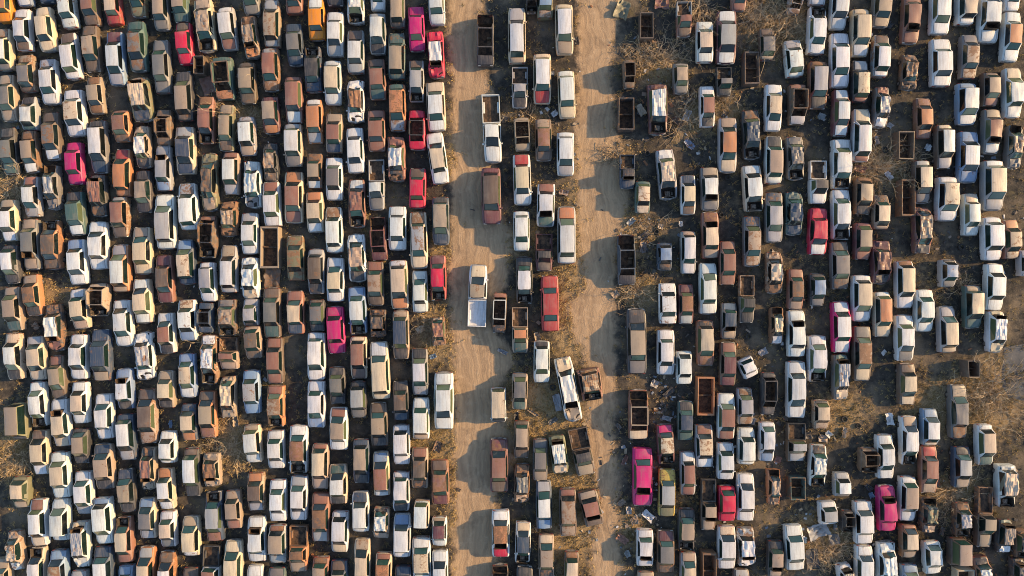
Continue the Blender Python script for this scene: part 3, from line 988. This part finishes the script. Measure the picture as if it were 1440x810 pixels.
def build_scrap(seed):
    q = random.Random(seed); o = Vector((q.uniform(-90, 90), q.uniform(-90, 90), 0)); m = MB(); n = 9
    def P(i, j, t):
        u, v = i / n * 2 - 1, j / n * 2 - 1
        e = noise.noise(Vector((u * 1.4, v * 1.4, 0)) + o)
        f = 1 + .18 * noise.noise(Vector((u, v, 3)) * 1.8 + o)
        z = .10 + .30 * abs(e) + .22 * max(0, noise.noise(Vector((u * 3, v * 3, 7)) + o)) + .12 * u * u
        return (u * HW * f, v * LEN / 2 * f, z + t)
    top = [[P(i, j, .03) for i in range(n + 1)] for j in range(n + 1)]
    bot = [[P(i, j, 0) for i in reversed(range(n + 1))] for j in range(n + 1)]
    m.grid(top); m.grid(bot)
    for a, b in ((top[0], bot[0]), (top[-1], bot[-1])):
        m.grid([list(a), list(reversed(b))])
    m.grid([[r[0] for r in top], [r[-1] for r in bot]]); m.grid([[r[-1] for r in top], [r[0] for r in bot]])
    lo = min(v[2] for v in m.v)
    m.v = [(x, y, z - lo) for x, y, z in m.v]
    return [('panel', m.mesh('scrap_panel', 'paint'), 0)]

def build_tyre():
    m = MB(); n, k, r = 18, 8, HW; rows2 = []
    for a in range(n + 1):
        tt = 2 * math.pi * a / n; row = []
        for b in range(k + 1):
            u = 2 * math.pi * b / k; rad = r * (.76 + .24 * math.cos(u)); row.append((rad * math.cos(tt), rad * math.sin(tt) * LEN / 2 / HW, .105 + .10 * math.sin(u)))
        rows2.append(row)
    m.grid(rows2)
    return [('old_tyre', m.mesh('old_tyre', 'tyre'), 0)]
# ------------------------------------------------------------------ prototypes
def protos(prefix, specs):
    return [build_car(*s[0], **s[1]) for s in specs]
PROTO = {
    's': protos('s', [(('sedan', k), dict(dent=d, roof_in=r)) for k, d, r in ((1, .02, .74), (2, .035, .71), (3, .02, .76), (4, .05, .73), (5, .03, .75), (6, .06, .72), (7, .02, .78), (8, .07, .74))]
                     + [(('sedan', 9), dict(dent=.05, missing='w', roof_in=.74)), (('sedan', 10), dict(dent=.07, missing='h', roof_in=.75))]),
    'h': protos('h', [(('hatch', k), dict(dent=d, roof_in=r)) for k, d, r in ((11, .025, .75), (12, .05, .73), (13, .035, .77))]),
    'w': protos('w', [(('wagon', k), dict(dent=d, ribs=n, roof_in=r)) for k, d, n, r in ((21, .02, 7, .77), (22, .04, 9, .75), (23, .03, 6, .78), (24, .05, 8, .74))]),
    'v': protos('v', [(('van', 31), dict(dent=.03, ribs=5, roof_in=.84)), (('van', 32), dict(dent=.05, roof_in=.82))]),
    'p': protos('p', [(('cab', 41), dict(dent=.02)), (('cab', 42), dict(dent=.05)), (('cab', 43), dict(dent=.03, missing='w'))]),
    'pf': protos('pf', [(('cab', 44), dict(dent=.04, bed='paint'))]),
    'wr': protos('wr', [(('sedan', 51), dict(dent=0.086, missing='h')), (('sedan', 52), dict(dent=0.094)), (('sedan', 53), dict(dent=0.115)), (('wagon', 54), dict(dent=0.086, missing='r', ribs=6)),
                        (('sedan', 55), dict(dent=0.101, missing='w')), (('hatch', 56), dict(dent=0.094)), (('wagon', 57), dict(dent=0.101, missing='h', ribs=7)), (('sedan', 58), dict(dent=0.108, missing='b'))]),
    'x': protos('x', [(('sedan', 61), dict(dent=.06, missing='Rrw', roof_in=.86)), (('sedan', 62), dict(dent=.07, missing='Rrwb', roof_in=.86)), (('wagon', 63), dict(dent=.08, missing='Rrwh', roof_in=.86)), (('wagon', 64), dict(dent=.05, missing='Rrw', roof_in=.88))]),
    'bx': [build_box(71), build_box(72)],
    'ty': [build_tyre()],
    'sc': [build_scrap(80 + k) for k in range(6)],
}
KIND = {'s': ('sedan', 'sedan', 'saloon cars parked in the scrapyard rows'), 'h': ('hatchback', 'hatchback', 'short hatchbacks parked in the scrapyard rows'),
        'w': ('station_wagon', 'station wagon', 'ribbed roof station wagons in the scrapyard rows'), 'v': ('van', 'van', 'old vans in the scrapyard'),
        'p': ('pickup_truck', 'pickup truck', 'pickup trucks in the scrapyard'), 'wr': ('wrecked_car', 'wrecked car', 'crumpled wrecks in the scrapyard'),
        'x': ('stripped_shell', 'car shell', 'roofless stripped car shells'), 'bx': ('steel_crate', 'crate', 'open steel boxes between the cars'),
        'ty': ('old_tyre', 'tyre', 'worn tyres lying on the soil'),
        'sc': ('scrap_panel', 'scrap panel', 'loose scrap panels')}
NOUN = {'s': 'sedan', 'h': 'hatchback', 'w': 'wagon', 'v': 'van', 'p': 'pickup', 'wr': 'wreck', 'x': 'roofless shell', 'bx': 'open crate', 'sc': 'scrap panel', 'ty': 'tyre'}
PAINT = {  # base colour, rust
    'w': ((.61, .625, .615), .06), 'c': ((.56, .46, .33), .20), 's': ((.33, .335, .345), .18), 'g': ((.165, .160, .155), .22), 'k': ((.050, .050, .053), .22),
    'n': ((.045, .068, .105), .16), 'b': ((.20, .29, .42), .12), 'e': ((.065, .118, .112), .2), 'G': ((.17, .165, .095), .35), 't': ((.34, .265, .195), .30),
    'r': ((.26, .125, .09), .32), 'o': ((.46, .20, .095), .30), 'd': ((.13, .096, .073), .40), 'm': ((.14, .055, .06), .3), 'R': ((.36, .05, .05), .25),
    'P': ((.50, .018, .145), .10), 'C': ((.52, .018, .06), .14), 'O': ((.72, .25, .018), .1), 'Y': ((.45, .34, .08), .3)}
WORD = {'w': 'white', 'c': 'cream', 's': 'silver', 'g': 'grey', 'k': 'charcoal', 'n': 'dark blue', 'b': 'pale blue', 'e': 'teal', 'G': 'olive', 't': 'tan', 'r': 'rusty red',
        'o': 'rusty orange', 'd': 'dark brown', 'm': 'maroon', 'R': 'red', 'P': 'magenta', 'C': 'crimson', 'O': 'bright orange', 'Y': 'yellowish'}

rows = []
for ln in YARD.strip().split('\n'):
    p = ln.split()
    c = p[5].split('/'); c += [c[0]] * (4 - len(c))
    t = p[6]; flip = False
    if t == 'pf': t, flip = 'p', True
    rows.append(dict(x=float(p[0]), y=float(p[1]), w=float(p[2]), l=float(p[3]), a=float(p[4]), c=c, t=t, flip=flip))

# ---- labels: what it looks like, then which neighbours it stands between
def look(r):
    b, ro, h, d = r['c']
    if r['t'] == 'ty': return 'worn black tyre'
    s = WORD[b] + ' ' + NOUN[r['t']]
    if r['t'] in ('bx', 'sc', 'ty'): return s
    if r['t'] == 'x': return s
    if ro != b: s += ' with ' + WORD[ro] + ' roof'
    elif h != b: s += ' with ' + WORD[h] + ' lower end'
    elif d != b: s += ' with ' + WORD[d] + ' upper end'
    return s
def plain(r): return WORD[r['c'][0]] + ' ' + NOUN[r['t']]
def where(r):
    x, y = r['x'], r['y']
    v = 'top' if y > 20 else 'upper' if y > 8 else 'middle' if y > -8 else 'lower' if y > -20 else 'bottom'
    h = ('far left' if x < -36 else 'left rows' if x < -20 else 'rows left of the lanes' if x < -5.5 else 'strip between the lanes' if x < 8.5
         else 'rows right of the lanes' if x < 24 else 'right rows' if x < 38 else 'far right')
    return v + ' ' + h
def near(r, dx0, dy0):
    best = None
    for q in rows:
        if q is r or q['t'] in ('sc', 'ty'): continue
        dx, dy = q['x'] - r['x'], q['y'] - r['y']
        al = dx * dx0 + dy * dy0; ac = abs(dx * dy0) + abs(dy * dx0)
        if al > .6 and ac < (1.1 if dy0 else 2.2) and al < (9 if dy0 else 5):
            if best is None or al + 2 * ac < best[0]: best = (al + 2 * ac, q)
    return best and best[1]
for r in rows:
    r['n'] = {k: near(r, *d) for k, d in dict(up=(0, 1), down=(0, -1), left=(-1, 0), right=(1, 0)).items()}
def cands(r):
    L, n = look(r), r['n']; short = plain(r)
    yield L
    if n['up'] and n['down']: yield L + ', between ' + plain(n['up']) + ' above and ' + plain(n['down']) + ' below'
    if n['left'] and n['right']: yield L + ', between ' + plain(n['left']) + ' left and ' + plain(n['right']) + ' right'
    for k, wd in (('up', 'below'), ('down', 'above'), ('left', 'right of'), ('right', 'left of')):
        if n[k]: yield L + ', ' + wd + ' ' + look(n[k])
    for k, wd in (('up', 'below'), ('down', 'above'), ('left', 'right of'), ('right', 'left of')):
        if n[k]: yield L + ', ' + wd + ' ' + plain(n[k]) + ', ' + where(r)
    if n['up'] and n['right']: yield short + ', below ' + plain(n['up']) + ', left of ' + plain(n['right']) + ', ' + where(r)
    if n['down'] and n['left']: yield short + ', above ' + plain(n['down']) + ', right of ' + plain(n['left']) + ', ' + where(r)
    yield L + ', ' + where(r)
from collections import Counter
cl = [[c for c in dict.fromkeys(cands(r)) if 4 <= len(c.split()) <= 16] for r in rows]
cnt = Counter(c for k in cl for c in k)
used = set()
for r, k in zip(rows, cl):
    pick = next((c for c in k if cnt[c] == 1 and c not in used), None) or next((c for c in k if c not in used), None)
    if pick is None: pick = (plain(r) + ', ' + where(r)) + ' at the edge'
    used.add(pick); r['label'] = pick

# ---- place every vehicle: a root Empty with its own copy of every part
first = {}
def jitter(c, k):
    f = rnd.uniform(.90, 1.08)
    return tuple(max(0, min(.8, v * f * rnd.uniform(.97, 1.03))) for v in c)
for i, r in enumerate(rows):
    t = r['t']; name, cat, grp = KIND[t]
    pool = PROTO['pf' if r['flip'] else t]; proto = pool[(i * 7 + int(abs(r['x']) * 13)) % len(pool)]
    flip = r['flip'] or (t not in ('p', 'bx', 'sc', 'x', 'wr', 'v', 'ty') and rnd.random() < .35)
    cols = list(r['c'])
    if flip: cols[2], cols[3] = cols[3], cols[2]
    rz = R(r['a'] + (rnd.uniform(-1.3, 1.3) if t != 'sc' else 0)) + (math.pi if not flip else 0)      # fronts face down the picture unless flipped
    mir = rnd.choice((1, -1))
    pc = {}
    def paint(slot):
        code = cols[slot]
        if code not in pc:
            base, rust = PAINT[code]
            extra = .12 if t == 'wr' else .06 if t in ('x', 'sc') else 0
            pc[code] = (*jitter(base, code), min(1, rust + extra + rnd.uniform(-.08, .12) + (rnd.uniform(.15, .35) if rnd.random() < .22 else 0)))
        return pc[code]
    hs = rnd.uniform(.95, 1.06)
    if t in ('sc', 'ty'):
        o = link(name, proto[0][1]); o.color = paint(0)
    else:
        o = bpy.data.objects.new(name, None); COL.objects.link(o); o.empty_display_size = .3
    o.location = (r['x'], r['y'], .006); o.rotation_euler = (0, 0, rz)
    o.scale = (mir * r['w'] / (2 * HW), r['l'] / LEN, hs if t not in ('bx', 'ty') else rnd.uniform(.8, 1.15))
    o['label'] = r['label']; o['category'] = cat; o['group'] = grp
    if t in ('sc', 'ty'): continue
    src = first.setdefault(id(proto), {})
    for k, (pn, me, slot) in enumerate(proto):
        if k in src:
            p = src[k].copy(); COL.objects.link(p)
        else:
            p = link(pn, me); src[k] = p
        p.parent = o
        for key in ('label',):
            if key in p: del p[key]
        if slot is not None:
            p.color = paint(slot)
            if slot and cols[slot] != cols[0] and pn in ('roof', 'bonnet', 'boot_lid'):
                p['label'] = WORD[cols[slot]] + ' ' + pn.replace('_', ' ')
        elif t in ('wr', 'x') and False: pass

# ------------------------------------------------------------------ ground, lanes
def soil(g, v):
    n1 = g.noise(v, .22, 5, .62); n2 = g.noise(v, 1.7, 6, .7); n3 = g.noise(v, 9, 5, .75); n4 = g.noise(v, .6, 5, .6, .6)
    c = g.mix(g.step(n2, .30, .72), (.034, .031, .027), (.086, .075, .062))
    c = g.mix(g.math('MULTIPLY', g.step(n1, .47, .66), .75), c, g.mix(n3, (.13, .105, .075), (.30, .23, .15)))
    c = g.mix(g.math('MULTIPLY', g.step(n4, .56, .72), .55), c, g.mix(n3, (.085, .075, .038), (.19, .155, .07)))
    c = g.mix(g.math('MULTIPLY', g.step(n3, .58, .70), .5), c, (.30, .255, .205))
    c = g.mix(g.math('MULTIPLY', g.step(n3, .42, .34), .6), c, (.035, .028, .022))
    dry = g.n('ShaderNodeAttribute', attribute_name='dry').outputs['Fac']
    dm = g.step(g.math('ADD', dry, g.math('MULTIPLY', g.math('SUBTRACT', n2, .5), 1.3)), .18, .75)
    c = g.mix(g.math('MULTIPLY', dm, .85), c, g.mix(g.step(n3, .3, .7), (.19, .13, .065), (.47, .335, .175)))
    h = g.math('ADD', n2, g.math('MULTIPLY', n3, .6))
    return c, h
def m_ground():
    m, nt, b = new_mat('yard_soil'); g = G(nt)
    v = g.n('ShaderNodeTexCoord').outputs['Object']
    c, h = soil(g, v); g.put(b.inputs['Base Color'], c); b.inputs['Roughness'].default_value = .95
    b.inputs['Specular IOR Level'].default_value = .15
    g.bump(h, .9, .10, b); return m
def m_lane():
    m, nt, b = new_mat('packed_dirt_lane'); g = G(nt)
    v = g.n('ShaderNodeTexCoord').outputs['Object']
    c0, h0 = soil(g, v)
    ed = g.n('ShaderNodeAttribute', attribute_name='edge').outputs['Fac']
    u = g.n('ShaderNodeAttribute', attribute_name='across').outputs['Fac']
    wv = g.n('ShaderNodeCombineXYZ'); g.put(wv.inputs[0], g.math('MULTIPLY', g.math('SUBTRACT', g.noise(g.vmath('MULTIPLY', v, (.5, 1, 1)), .10, 3), .5), 5.0))
    tr = g.noise(g.vmath('MULTIPLY', g.vmath('ADD', v, wv.outputs[0]), (2.4, .16, 1)), 1.0, 5, .72)
    n2 = g.noise(v, 1.3, 6, .68); n3 = g.noise(v, 11, 4, .7)
    c = g.mix(g.step(tr, .30, .70), (.30, .212, .132), (.46, .325, .198))
    c = g.mix(g.math('MULTIPLY', g.step(n2, .5, .72), .6), c, (.52, .385, .25))
    c = g.mix(g.math('MULTIPLY', g.step(g.noise(v, .45, 5, .7, .4), .52, .68), .55), c, (.21, .15, .098))
    c = g.mix(g.math('MULTIPLY', g.step(tr, .33, .27), .7), c, (.16, .115, .08))
    c = g.mix(g.math('MULTIPLY', g.step(n3, .62, .72), .35), c, (.52, .42, .30))
    f = g.step(g.math('ADD', ed, g.math('MULTIPLY', g.math('SUBTRACT', g.noise(v, .9, 6, .7), .5), 1.1)), .22, .62)
    g.put(b.inputs['Base Color'], g.mix(f, c0, c)); b.inputs['Roughness'].default_value = .95
    b.inputs['Specular IOR Level'].default_value = .15
    h = g.math('ADD', g.math('MULTIPLY', tr, .9), g.math('MULTIPLY', n3, .5))
    g.bump(g.math('ADD', g.math('MULTIPLY', h, f), g.math('MULTIPLY', h0, .35)), .8, .09, b); return m
M['soil'] = m_ground(); M['lane'] = m_lane()
M['slab'] = m_plain('worn_asphalt', (.060, .064, .070), (.105, .108, .112), 1.2, .9)
def interp(tab, y):
    if y <= tab[0][0]: return tab[0][1]
    for (y0, a), (y1, b) in zip(tab[:-1], tab[1:]):
        if y <= y1: t = (y - y0) / (y1 - y0); t = t * t * (3 - 2 * t); return a + (b - a) * t
    return tab[-1][1]
LANE_A = ([(0, 632), (200, 638), (400, 634), (600, 640), (810, 638)], [(0, 676), (60, 676), (150, 694), (280, 692), (330, 716), (390, 712), (450, 690), (505, 722), (560, 696), (640, 724), (700, 694), (760, 702), (810, 698)])
LANE_B = ([(0, 814), (100, 814), (170, 811), (260, 812), (330, 812), (400, 822), (430, 800), (470, 806), (500, 822), (560, 830), (620, 824), (680, 838), (720, 842), (780, 830), (810, 834)],
          [(0, 868), (60, 862), (110, 858), (170, 866), (230, 872), (280, 884), (330, 872), (400, 862), (510, 866), (620, 860), (680, 866), (810, 872)])
def lane(name, tab, z):
    v, f, ed, ac, dr = [], [], [], [], []; nc = 24; ny = 0
    py = -900
    while py <= 1710:
        wob = 4 * noise.noise(Vector((0, py * .02, z * 900))) + 2 * noise.noise(Vector((5, py * .07, z * 900)))
        wb2 = 4 * noise.noise(Vector((9, py * .02, z * 900))) + 2 * noise.noise(Vector((7, py * .07, z * 900)))
        l, r2 = interp(tab[0], py) + wob, interp(tab[1], py) + wb2
        for k in range(nc + 1):
            u = k / nc; px = l - 16 + (r2 - l + 32) * u
            X, Y = at(px, py); v.append((X, Y, z)); e = min(px - (l - 16), (r2 + 16) - px) / 32.0
            ed.append(max(0, min(1, e))); ac.append(u); dr.append(max(0, min(1, density(px, py, False) * .9 - .05)))
        ny += 1; py += 6
    w = nc + 1
    for a in range(ny - 1):
        for b in range(nc):
            k = a * w + b; f.append((k, k + w, k + w + 1, k + 1))
    me = bpy.data.meshes.new(name); me.from_pydata(v, [], f); me.materials.append(M['lane'])
    for nm, d in (('edge', ed), ('across', ac), ('dry', dr)):
        at_ = me.attributes.new(nm, 'FLOAT', 'POINT'); at_.data.foreach_set('value', d)
    o = link(name, me); o['kind'] = 'structure'
m = MB(); ring = [at(px, py) for px, py in ((1412, 488), (1480, 478), (1480, 566), (1420, 562), (1408, 540))]
m.quad(*[(x, y, .006) for x, y in reversed(ring)])
o = link('asphalt_patch', m.mesh('asphalt_patch', 'slab', None, False)); o['kind'] = 'structure'

# ------------------------------------------------------------------ dry grass, litter, shrubs
GOLD = [(802, 430, 26, 80, 1.5), (800, 715, 36, 95, 1.5), (775, 600, 45, 60, 1.4), (720, 610, 24, 60, .6), (745, 340, 30, 60, .5), (705, 340, 20, 30, .8), (735, 540, 30, 30, .6), (850, 215, 40, 18, 1.3), (820, 265, 22, 40, .7), (612, 470, 26, 40, 1.4), (600, 620, 30, 40, 1.3), (622, 345, 14, 30, 1.2), (640, 225, 14, 26, 1.2),
        (340, 165, 55, 22, 1.0), (1000, 165, 60, 30, .9), (930, 100, 45, 25, .8), (1100, 40, 60, 40, 1.0), (1320, 575, 60, 45, .9), (1395, 560, 45, 60, 1.0), (1180, 580, 40, 40, .8), (1240, 240, 34, 34, 1.0), (1160, 745, 60, 40, .8),
        (1350, 690, 50, 34, .9), (890, 330, 30, 40, .9), (900, 410, 24, 26, 1.1), (330, 620, 40, 40, .9), (325, 470, 40, 30, 1.1), (20, 630, 26, 60, .9), (25, 260, 40, 22, .9), (470, 165, 20, 26, .8), (810, 330, 14, 60, .6), (890, 745, 30, 40, .7),
        (755, 180, 24, 30, .8), (1080, 290, 60, 24, .5), (1130, 400, 70, 40, .35), (960, 700, 20, 60, .4), (520, 330, 16, 50, .5), (60, 420, 40, 30, .8), (640, 680, 14, 90, .9), (642, 540, 10, 60, .8), (1290, 400, 60, 60, .35)]
def density(px, py, cut=True):
    d = .17
    for cx, cy, rx, ry, k in GOLD:
        q = ((px - cx) / rx) ** 2 + ((py - cy) / ry) ** 2
        if q < 3: d += k * math.exp(-q * 1.3)
    for tab in (LANE_A, LANE_B):
        l, r2 = interp(tab[0], py), interp(tab[1], py)
        if cut and l + 3 < px < r2 - 3: d *= .03
    if cut: d *= .35 + 1.3 * max(0, noise.noise(Vector((px * .035, py * .035, 4))) + .35)
    return d
lane('dirt_lane', LANE_A, .004); lane('dirt_lane', LANE_B, .004)

xs = [-1500, -400, -120] + [-64 + .8 * k for k in range(161)] + [120, 400, 1500]
ys = [-1500, -400, -90] + [-38 + .8 * k for k in range(96)] + [90, 400, 1500]
gv, gf, ga = [], [], []
for y in ys:
    for x in xs:
        gv.append((x, y, 0)); ga.append(max(0, min(1, density(720 + x / PX, 405 - y / PX, False) * .9 - .05)) if abs(x) < 65 and abs(y) < 39 else .1)
for r_ in range(len(ys) - 1):
    for c_ in range(len(xs) - 1):
        k = r_ * len(xs) + c_; gf.append((k, k + 1, k + 1 + len(xs), k + len(xs)))
me = bpy.data.meshes.new('ground'); me.from_pydata(gv, [], gf); me.materials.append(M['soil'])
at_ = me.attributes.new('dry', 'FLOAT', 'POINT'); at_.data.foreach_set('value', ga)
o = link('ground', me); o['kind'] = 'structure'
def m_grass():
    m, nt, b = new_mat('dry_grass'); g = G(nt)
    r = g.n('ShaderNodeNewGeometry').outputs['Random Per Island']
    v = g.n('ShaderNodeTexCoord').outputs['Object']
    c = g.mix(r, (.22, .15, .065), (.58, .43, .20))
    c = g.mix(g.math('MULTIPLY', g.step(g.noise(v, .35, 3), .50, .66), .8), c, g.mix(r, (.075, .068, .030), (.20, .165, .075)))
    g.put(b.inputs['Base Color'], c); b.inputs['Roughness'].default_value = .9; b.inputs['Specular IOR Level'].default_value = .1
    return m
M['grass'] = m_grass()
q = random.Random(5); m = MB(); tries = 0; tufts = 0
while tufts < 18000 and tries < 260000:
    tries += 1
    px, py = q.uniform(-60, 1500), q.uniform(-50, 860)
    if q.random() > density(px, py): continue
    tufts += 1
    X, Y = at(px, py); n = q.randint(6, 12); rr = q.uniform(.08, .34)
    for _ in range(n):
        a = q.uniform(0, 6.283); d = q.random() * rr; x, y = X + math.cos(a) * d, Y + math.sin(a) * d
        h = q.uniform(.05, .26); b2 = q.uniform(0, 6.283); ln = q.uniform(.06, .30); w = q.uniform(.008, .026); ca, sa = math.cos(b2), math.sin(b2)
        m.quad((x - sa * w, y + ca * w, 0), (x + sa * w, y - ca * w, 0), (x + ca * ln * .6 + sa * w * .6, y + sa * ln * .6 - ca * w * .6, h * .8), (x + ca * ln, y + sa * ln, h))
o = link('dry_grass', m.mesh('dry_grass', 'grass', None, False)); o['kind'] = 'stuff'
o['label'] = 'dry golden and brown grass growing between the scrapped cars'; o['category'] = 'grass'

def m_chip():
    m, nt, b = new_mat('litter_scraps'); g = G(nt)
    r = g.n('ShaderNodeNewGeometry').outputs['Random Per Island']
    cr = g.n('ShaderNodeValToRGB'); cr.color_ramp.interpolation = 'CONSTANT'; e = cr.color_ramp.elements
    cols = [(.09, .07, .055), (.26, .20, .15), (.055, .05, .05), (.55, .54, .52), (.28, .13, .06), (.17, .20, .24), (.40, .31, .20), (.10, .09, .08)]
    e[0].color = (*cols[0], 1); e[1].position = 1 / 8; e[1].color = (*cols[1], 1)
    for k in range(2, 8): x = e.new(k / 8); x.color = (*cols[k], 1)
    g.put(cr.inputs[0], r); g.put(b.inputs['Base Color'], cr.outputs[0]); b.inputs['Roughness'].default_value = .8
    return m
M['chip'] = m_chip()
m = MB(); q = random.Random(9); k = 0
HOT = [(930, 130, 70, 60), (1010, 200, 60, 40), (900, 640, 30, 70), (890, 730, 40, 50), (1160, 730, 70, 50), (940, 560, 25, 60), (1090, 600, 40, 50), (900, 340, 30, 40), (770, 150, 40, 60), (1330, 300, 90, 60), (840, 640, 14, 60)]
while k < 1500:
    if q.random() < .5:
        cx, cy, rx, ry = q.choice(HOT); px, py = q.gauss(cx, rx * .6), q.gauss(cy, ry * .6)
    else: px, py = q.uniform(-20, 1460), q.uniform(-20, 830)
    if px < 720 and q.random() < .55: continue
    if any(interp(t[0], py) + 4 < px < interp(t[1], py) - 4 for t in (LANE_A, LANE_B)) and q.random() < .85: continue
    k += 1; X, Y = at(px, py); a = q.uniform(0, 6.28); L = abs(q.gauss(.05, .09)) + .04; W = L * q.uniform(.2, .9); hh = q.uniform(.02, .10); ti = q.uniform(-.08, .08)
    P = [(X + math.cos(a) * sx * L - math.sin(a) * sy * W, Y + math.sin(a) * sx * L + math.cos(a) * sy * W) for sx, sy in ((-1, -1), (1, -.8), (.8, 1), (-.9, .7))]
    i = len(m.v); m.v += [(x, y, 0) for x, y in P] + [(x, y, hh + ti * (j % 2)) for j, (x, y) in enumerate(P)]
    m.f.append((i + 4, i + 5, i + 6, i + 7)); m.mi.append(0)
    for j in range(4): m.f.append((i + j, i + (j + 1) % 4, i + 4 + (j + 1) % 4, i + 4 + j)); m.mi.append(0)
o = link('litter', m.mesh('litter', 'chip', None, False)); o['kind'] = 'stuff'
o['label'] = 'small scraps and stones littering the ground between the cars'; o['category'] = 'litter'

def shrub(px, py, rad, label, seed, n=16, h=.5, lean=None):
    q = random.Random(seed); m = MB()
    def grow(p, d, L, r, lv):
        steps = 4
        for s in range(steps):
            d = (d + Vector((q.gauss(0, .24), q.gauss(0, .24), q.gauss(-.03, .14)))).normalized()
            e = p + d * (L / steps)
            if e.z < .02: e.z = .02 + q.random() * .04
            m.tube(p, e, r * (1 - .18 * s), r * (1 - .18 * (s + 1))); p = e
            if lv and q.random() < .8:
                dd = (d + Vector((q.gauss(0, .7), q.gauss(0, .7), q.gauss(.08, .35)))).normalized()
                grow(p.copy(), dd, L * q.uniform(.4, .7), r * .55, lv - 1)
    R0 = rad * PX
    for k in range(int(n * 1.7)):
        a = q.uniform(0, 6.283) if lean is None else R(lean) + q.gauss(0, .55)
        grow(Vector((q.gauss(0, R0 * .38), q.gauss(0, R0 * .38), 0)), Vector((math.cos(a), math.sin(a), q.uniform(.1, .9) * h)).normalized(), R0 * q.uniform(.35, 1.0), q.uniform(.024, .058), 2)
    for k in range(int(n * 11)):
        a = q.uniform(0, 6.283); d = abs(q.gauss(0, R0 * .40)); x, y = math.cos(a) * d, math.sin(a) * d; b2 = a + q.gauss(0, .9); L = q.uniform(.15, .5); hh = q.uniform(.08, .42); w2 = q.uniform(.010, .026); ca, sa = math.cos(b2), math.sin(b2)
        m.quad((x - sa * w2, y + ca * w2, .0), (x + sa * w2, y - ca * w2, .0), (x + ca * L + sa * .006, y + sa * L - ca * .006, hh), (x + ca * L, y + sa * L, hh))
    o = link('dead_shrub', m.mesh('dead_shrub', 'twig', None, False)); x, y = at(px, py); o.location = (x, y, 0)
    o['label'] = label; o['category'] = 'shrub'; o['group'] = 'bare dead shrubs among the scrapped cars'
SHRUBS = [
    (985, 8, 34, 'bleached dead branches at the top edge beside a brown shell', 22, .5, -100),
    (1120, 44, 46, 'large pale heap of dead branches in the top right rows', 26, .5, 200),
    (1060, 24, 34, 'pale dry brush left of the large branch heap at top', 22, .5, None),
    (1105, 30, 30, 'dry branches sweeping down beside a brown hatchback at top', 18, .5, -130),
    (968, 168, 32, 'spiky straw coloured dead shrub among cars right of the narrow lane', 26, .6, None),
    (936, 84, 28, 'low dry thicket above a grey hatchback right of the lanes', 22, .5, None),
    (900, 78, 24, 'dry brush tangled above the burnt shell beside the narrow lane', 18, .5, None),
    (1234, 238, 38, 'wide grey brown bare bush filling a gap in the right rows', 34, .5, None),
    (742, 186, 30, 'pale tangled branches around a skeleton wreck between the lanes', 20, .4, None),
    (338, 168, 34, 'dry brush lying across wrecks in the upper left rows', 22, .5, None),
    (894, 414, 24, 'low dry bush above the long charcoal car beside the lane', 22, .5, None),
    (862, 216, 22, 'golden dry bush at the right edge of the narrow lane', 18, .5, None),
    (1340, 696, 34, 'spreading bare shrub between cars near the lower right', 24, .5, None),
    (1172, 778, 36, 'large bare bush beside the scrap heap at bottom right', 30, .5, None),
    (1392, 556, 40, 'brown leafless bush left of the asphalt patch', 30, .6, None),
    (1340, 560, 26, 'small leafless bush beside the long grey car at right', 20, .5, None),
    (322, 628, 30, 'bare twigs in the gap among the lower left rows', 20, .5, None),
    (24, 650, 26, 'brown brush at the far left edge below the olive van', 22, .5, None),
    (606, 462, 26, 'golden dry bush around a small wreck left of the wide lane', 22, .6, None),
    (314, 472, 26, 'straw coloured brush on wrecks in the middle left rows', 20, .5, None),
    (20, 262, 26, 'dry brown bush at the far left edge in the upper rows', 20, .5, None),
    (1010, 140, 22, 'small dry bush between two rusty cars right of the lanes', 16, .5, None),
    (132, 108, 22, 'dead branches beside a brown hatchback in the upper left rows', 14, .5, -40),
    (1352, 402, 22, 'small bare shrub in the open soil of the right rows', 14, .5, None),
    (1280, 226, 20, 'low bare twigs beside the open crate in the right rows', 12, .4, None),
    (905, 320, 24, 'dry twigs beside the tan panel near the roofless blue shell', 14, .4, None),
]
for k, (px, py, rad, lab, n, h, ln) in enumerate(SHRUBS): shrub(px, py, rad, lab, 300 + k, n, h, ln)

# ------------------------------------------------------------------ light, sky, camera
AZ, EL = R(10), R(20)      # the sun stands to the right of the picture, a little towards its top
sd = Vector((math.cos(EL) * math.cos(AZ), math.cos(EL) * math.sin(AZ), math.sin(EL)))
ld = bpy.data.lights.new('sun', 'SUN'); ld.energy = 5.0; ld.angle = R(1.2); ld.color = (1.0, .66, .32)
lo = bpy.data.objects.new('sun', ld); COL.objects.link(lo); lo.rotation_euler = (-sd).to_track_quat('-Z', 'Y').to_euler(); lo.location = sd * 80
w = bpy.data.worlds.new('World'); SC.world = w; w.use_nodes = True
nt = w.node_tree; bg = nt.nodes['Background']; sky = nt.nodes.new('ShaderNodeTexSky'); sky.sky_type = 'NISHITA'; sky.sun_disc = False
sky.sun_elevation = EL; sky.sun_rotation = math.pi / 2 - AZ; sky.dust_density = .8; sky.air_density = 1.0; sky.ozone_density = 1.3
nt.links.new(sky.outputs[0], bg.inputs[0]); bg.inputs[1].default_value = .15
cd = bpy.data.cameras.new('camera'); cd.lens = 20; cd.sensor_width = 36; cd.clip_end = 4000
co = bpy.data.objects.new('camera', cd); COL.objects.link(co); co.location = (0, 0, CAM_H); co.rotation_euler = (0, 0, 0); SC.camera = co
SC.view_settings.view_transform = 'Standard'; SC.view_settings.look = 'None'; SC.view_settings.gamma = 1; SC.view_settings.use_curve_mapping = False
SC.view_settings.exposure = 0.78
SC.cycles.filter_width = 1.0
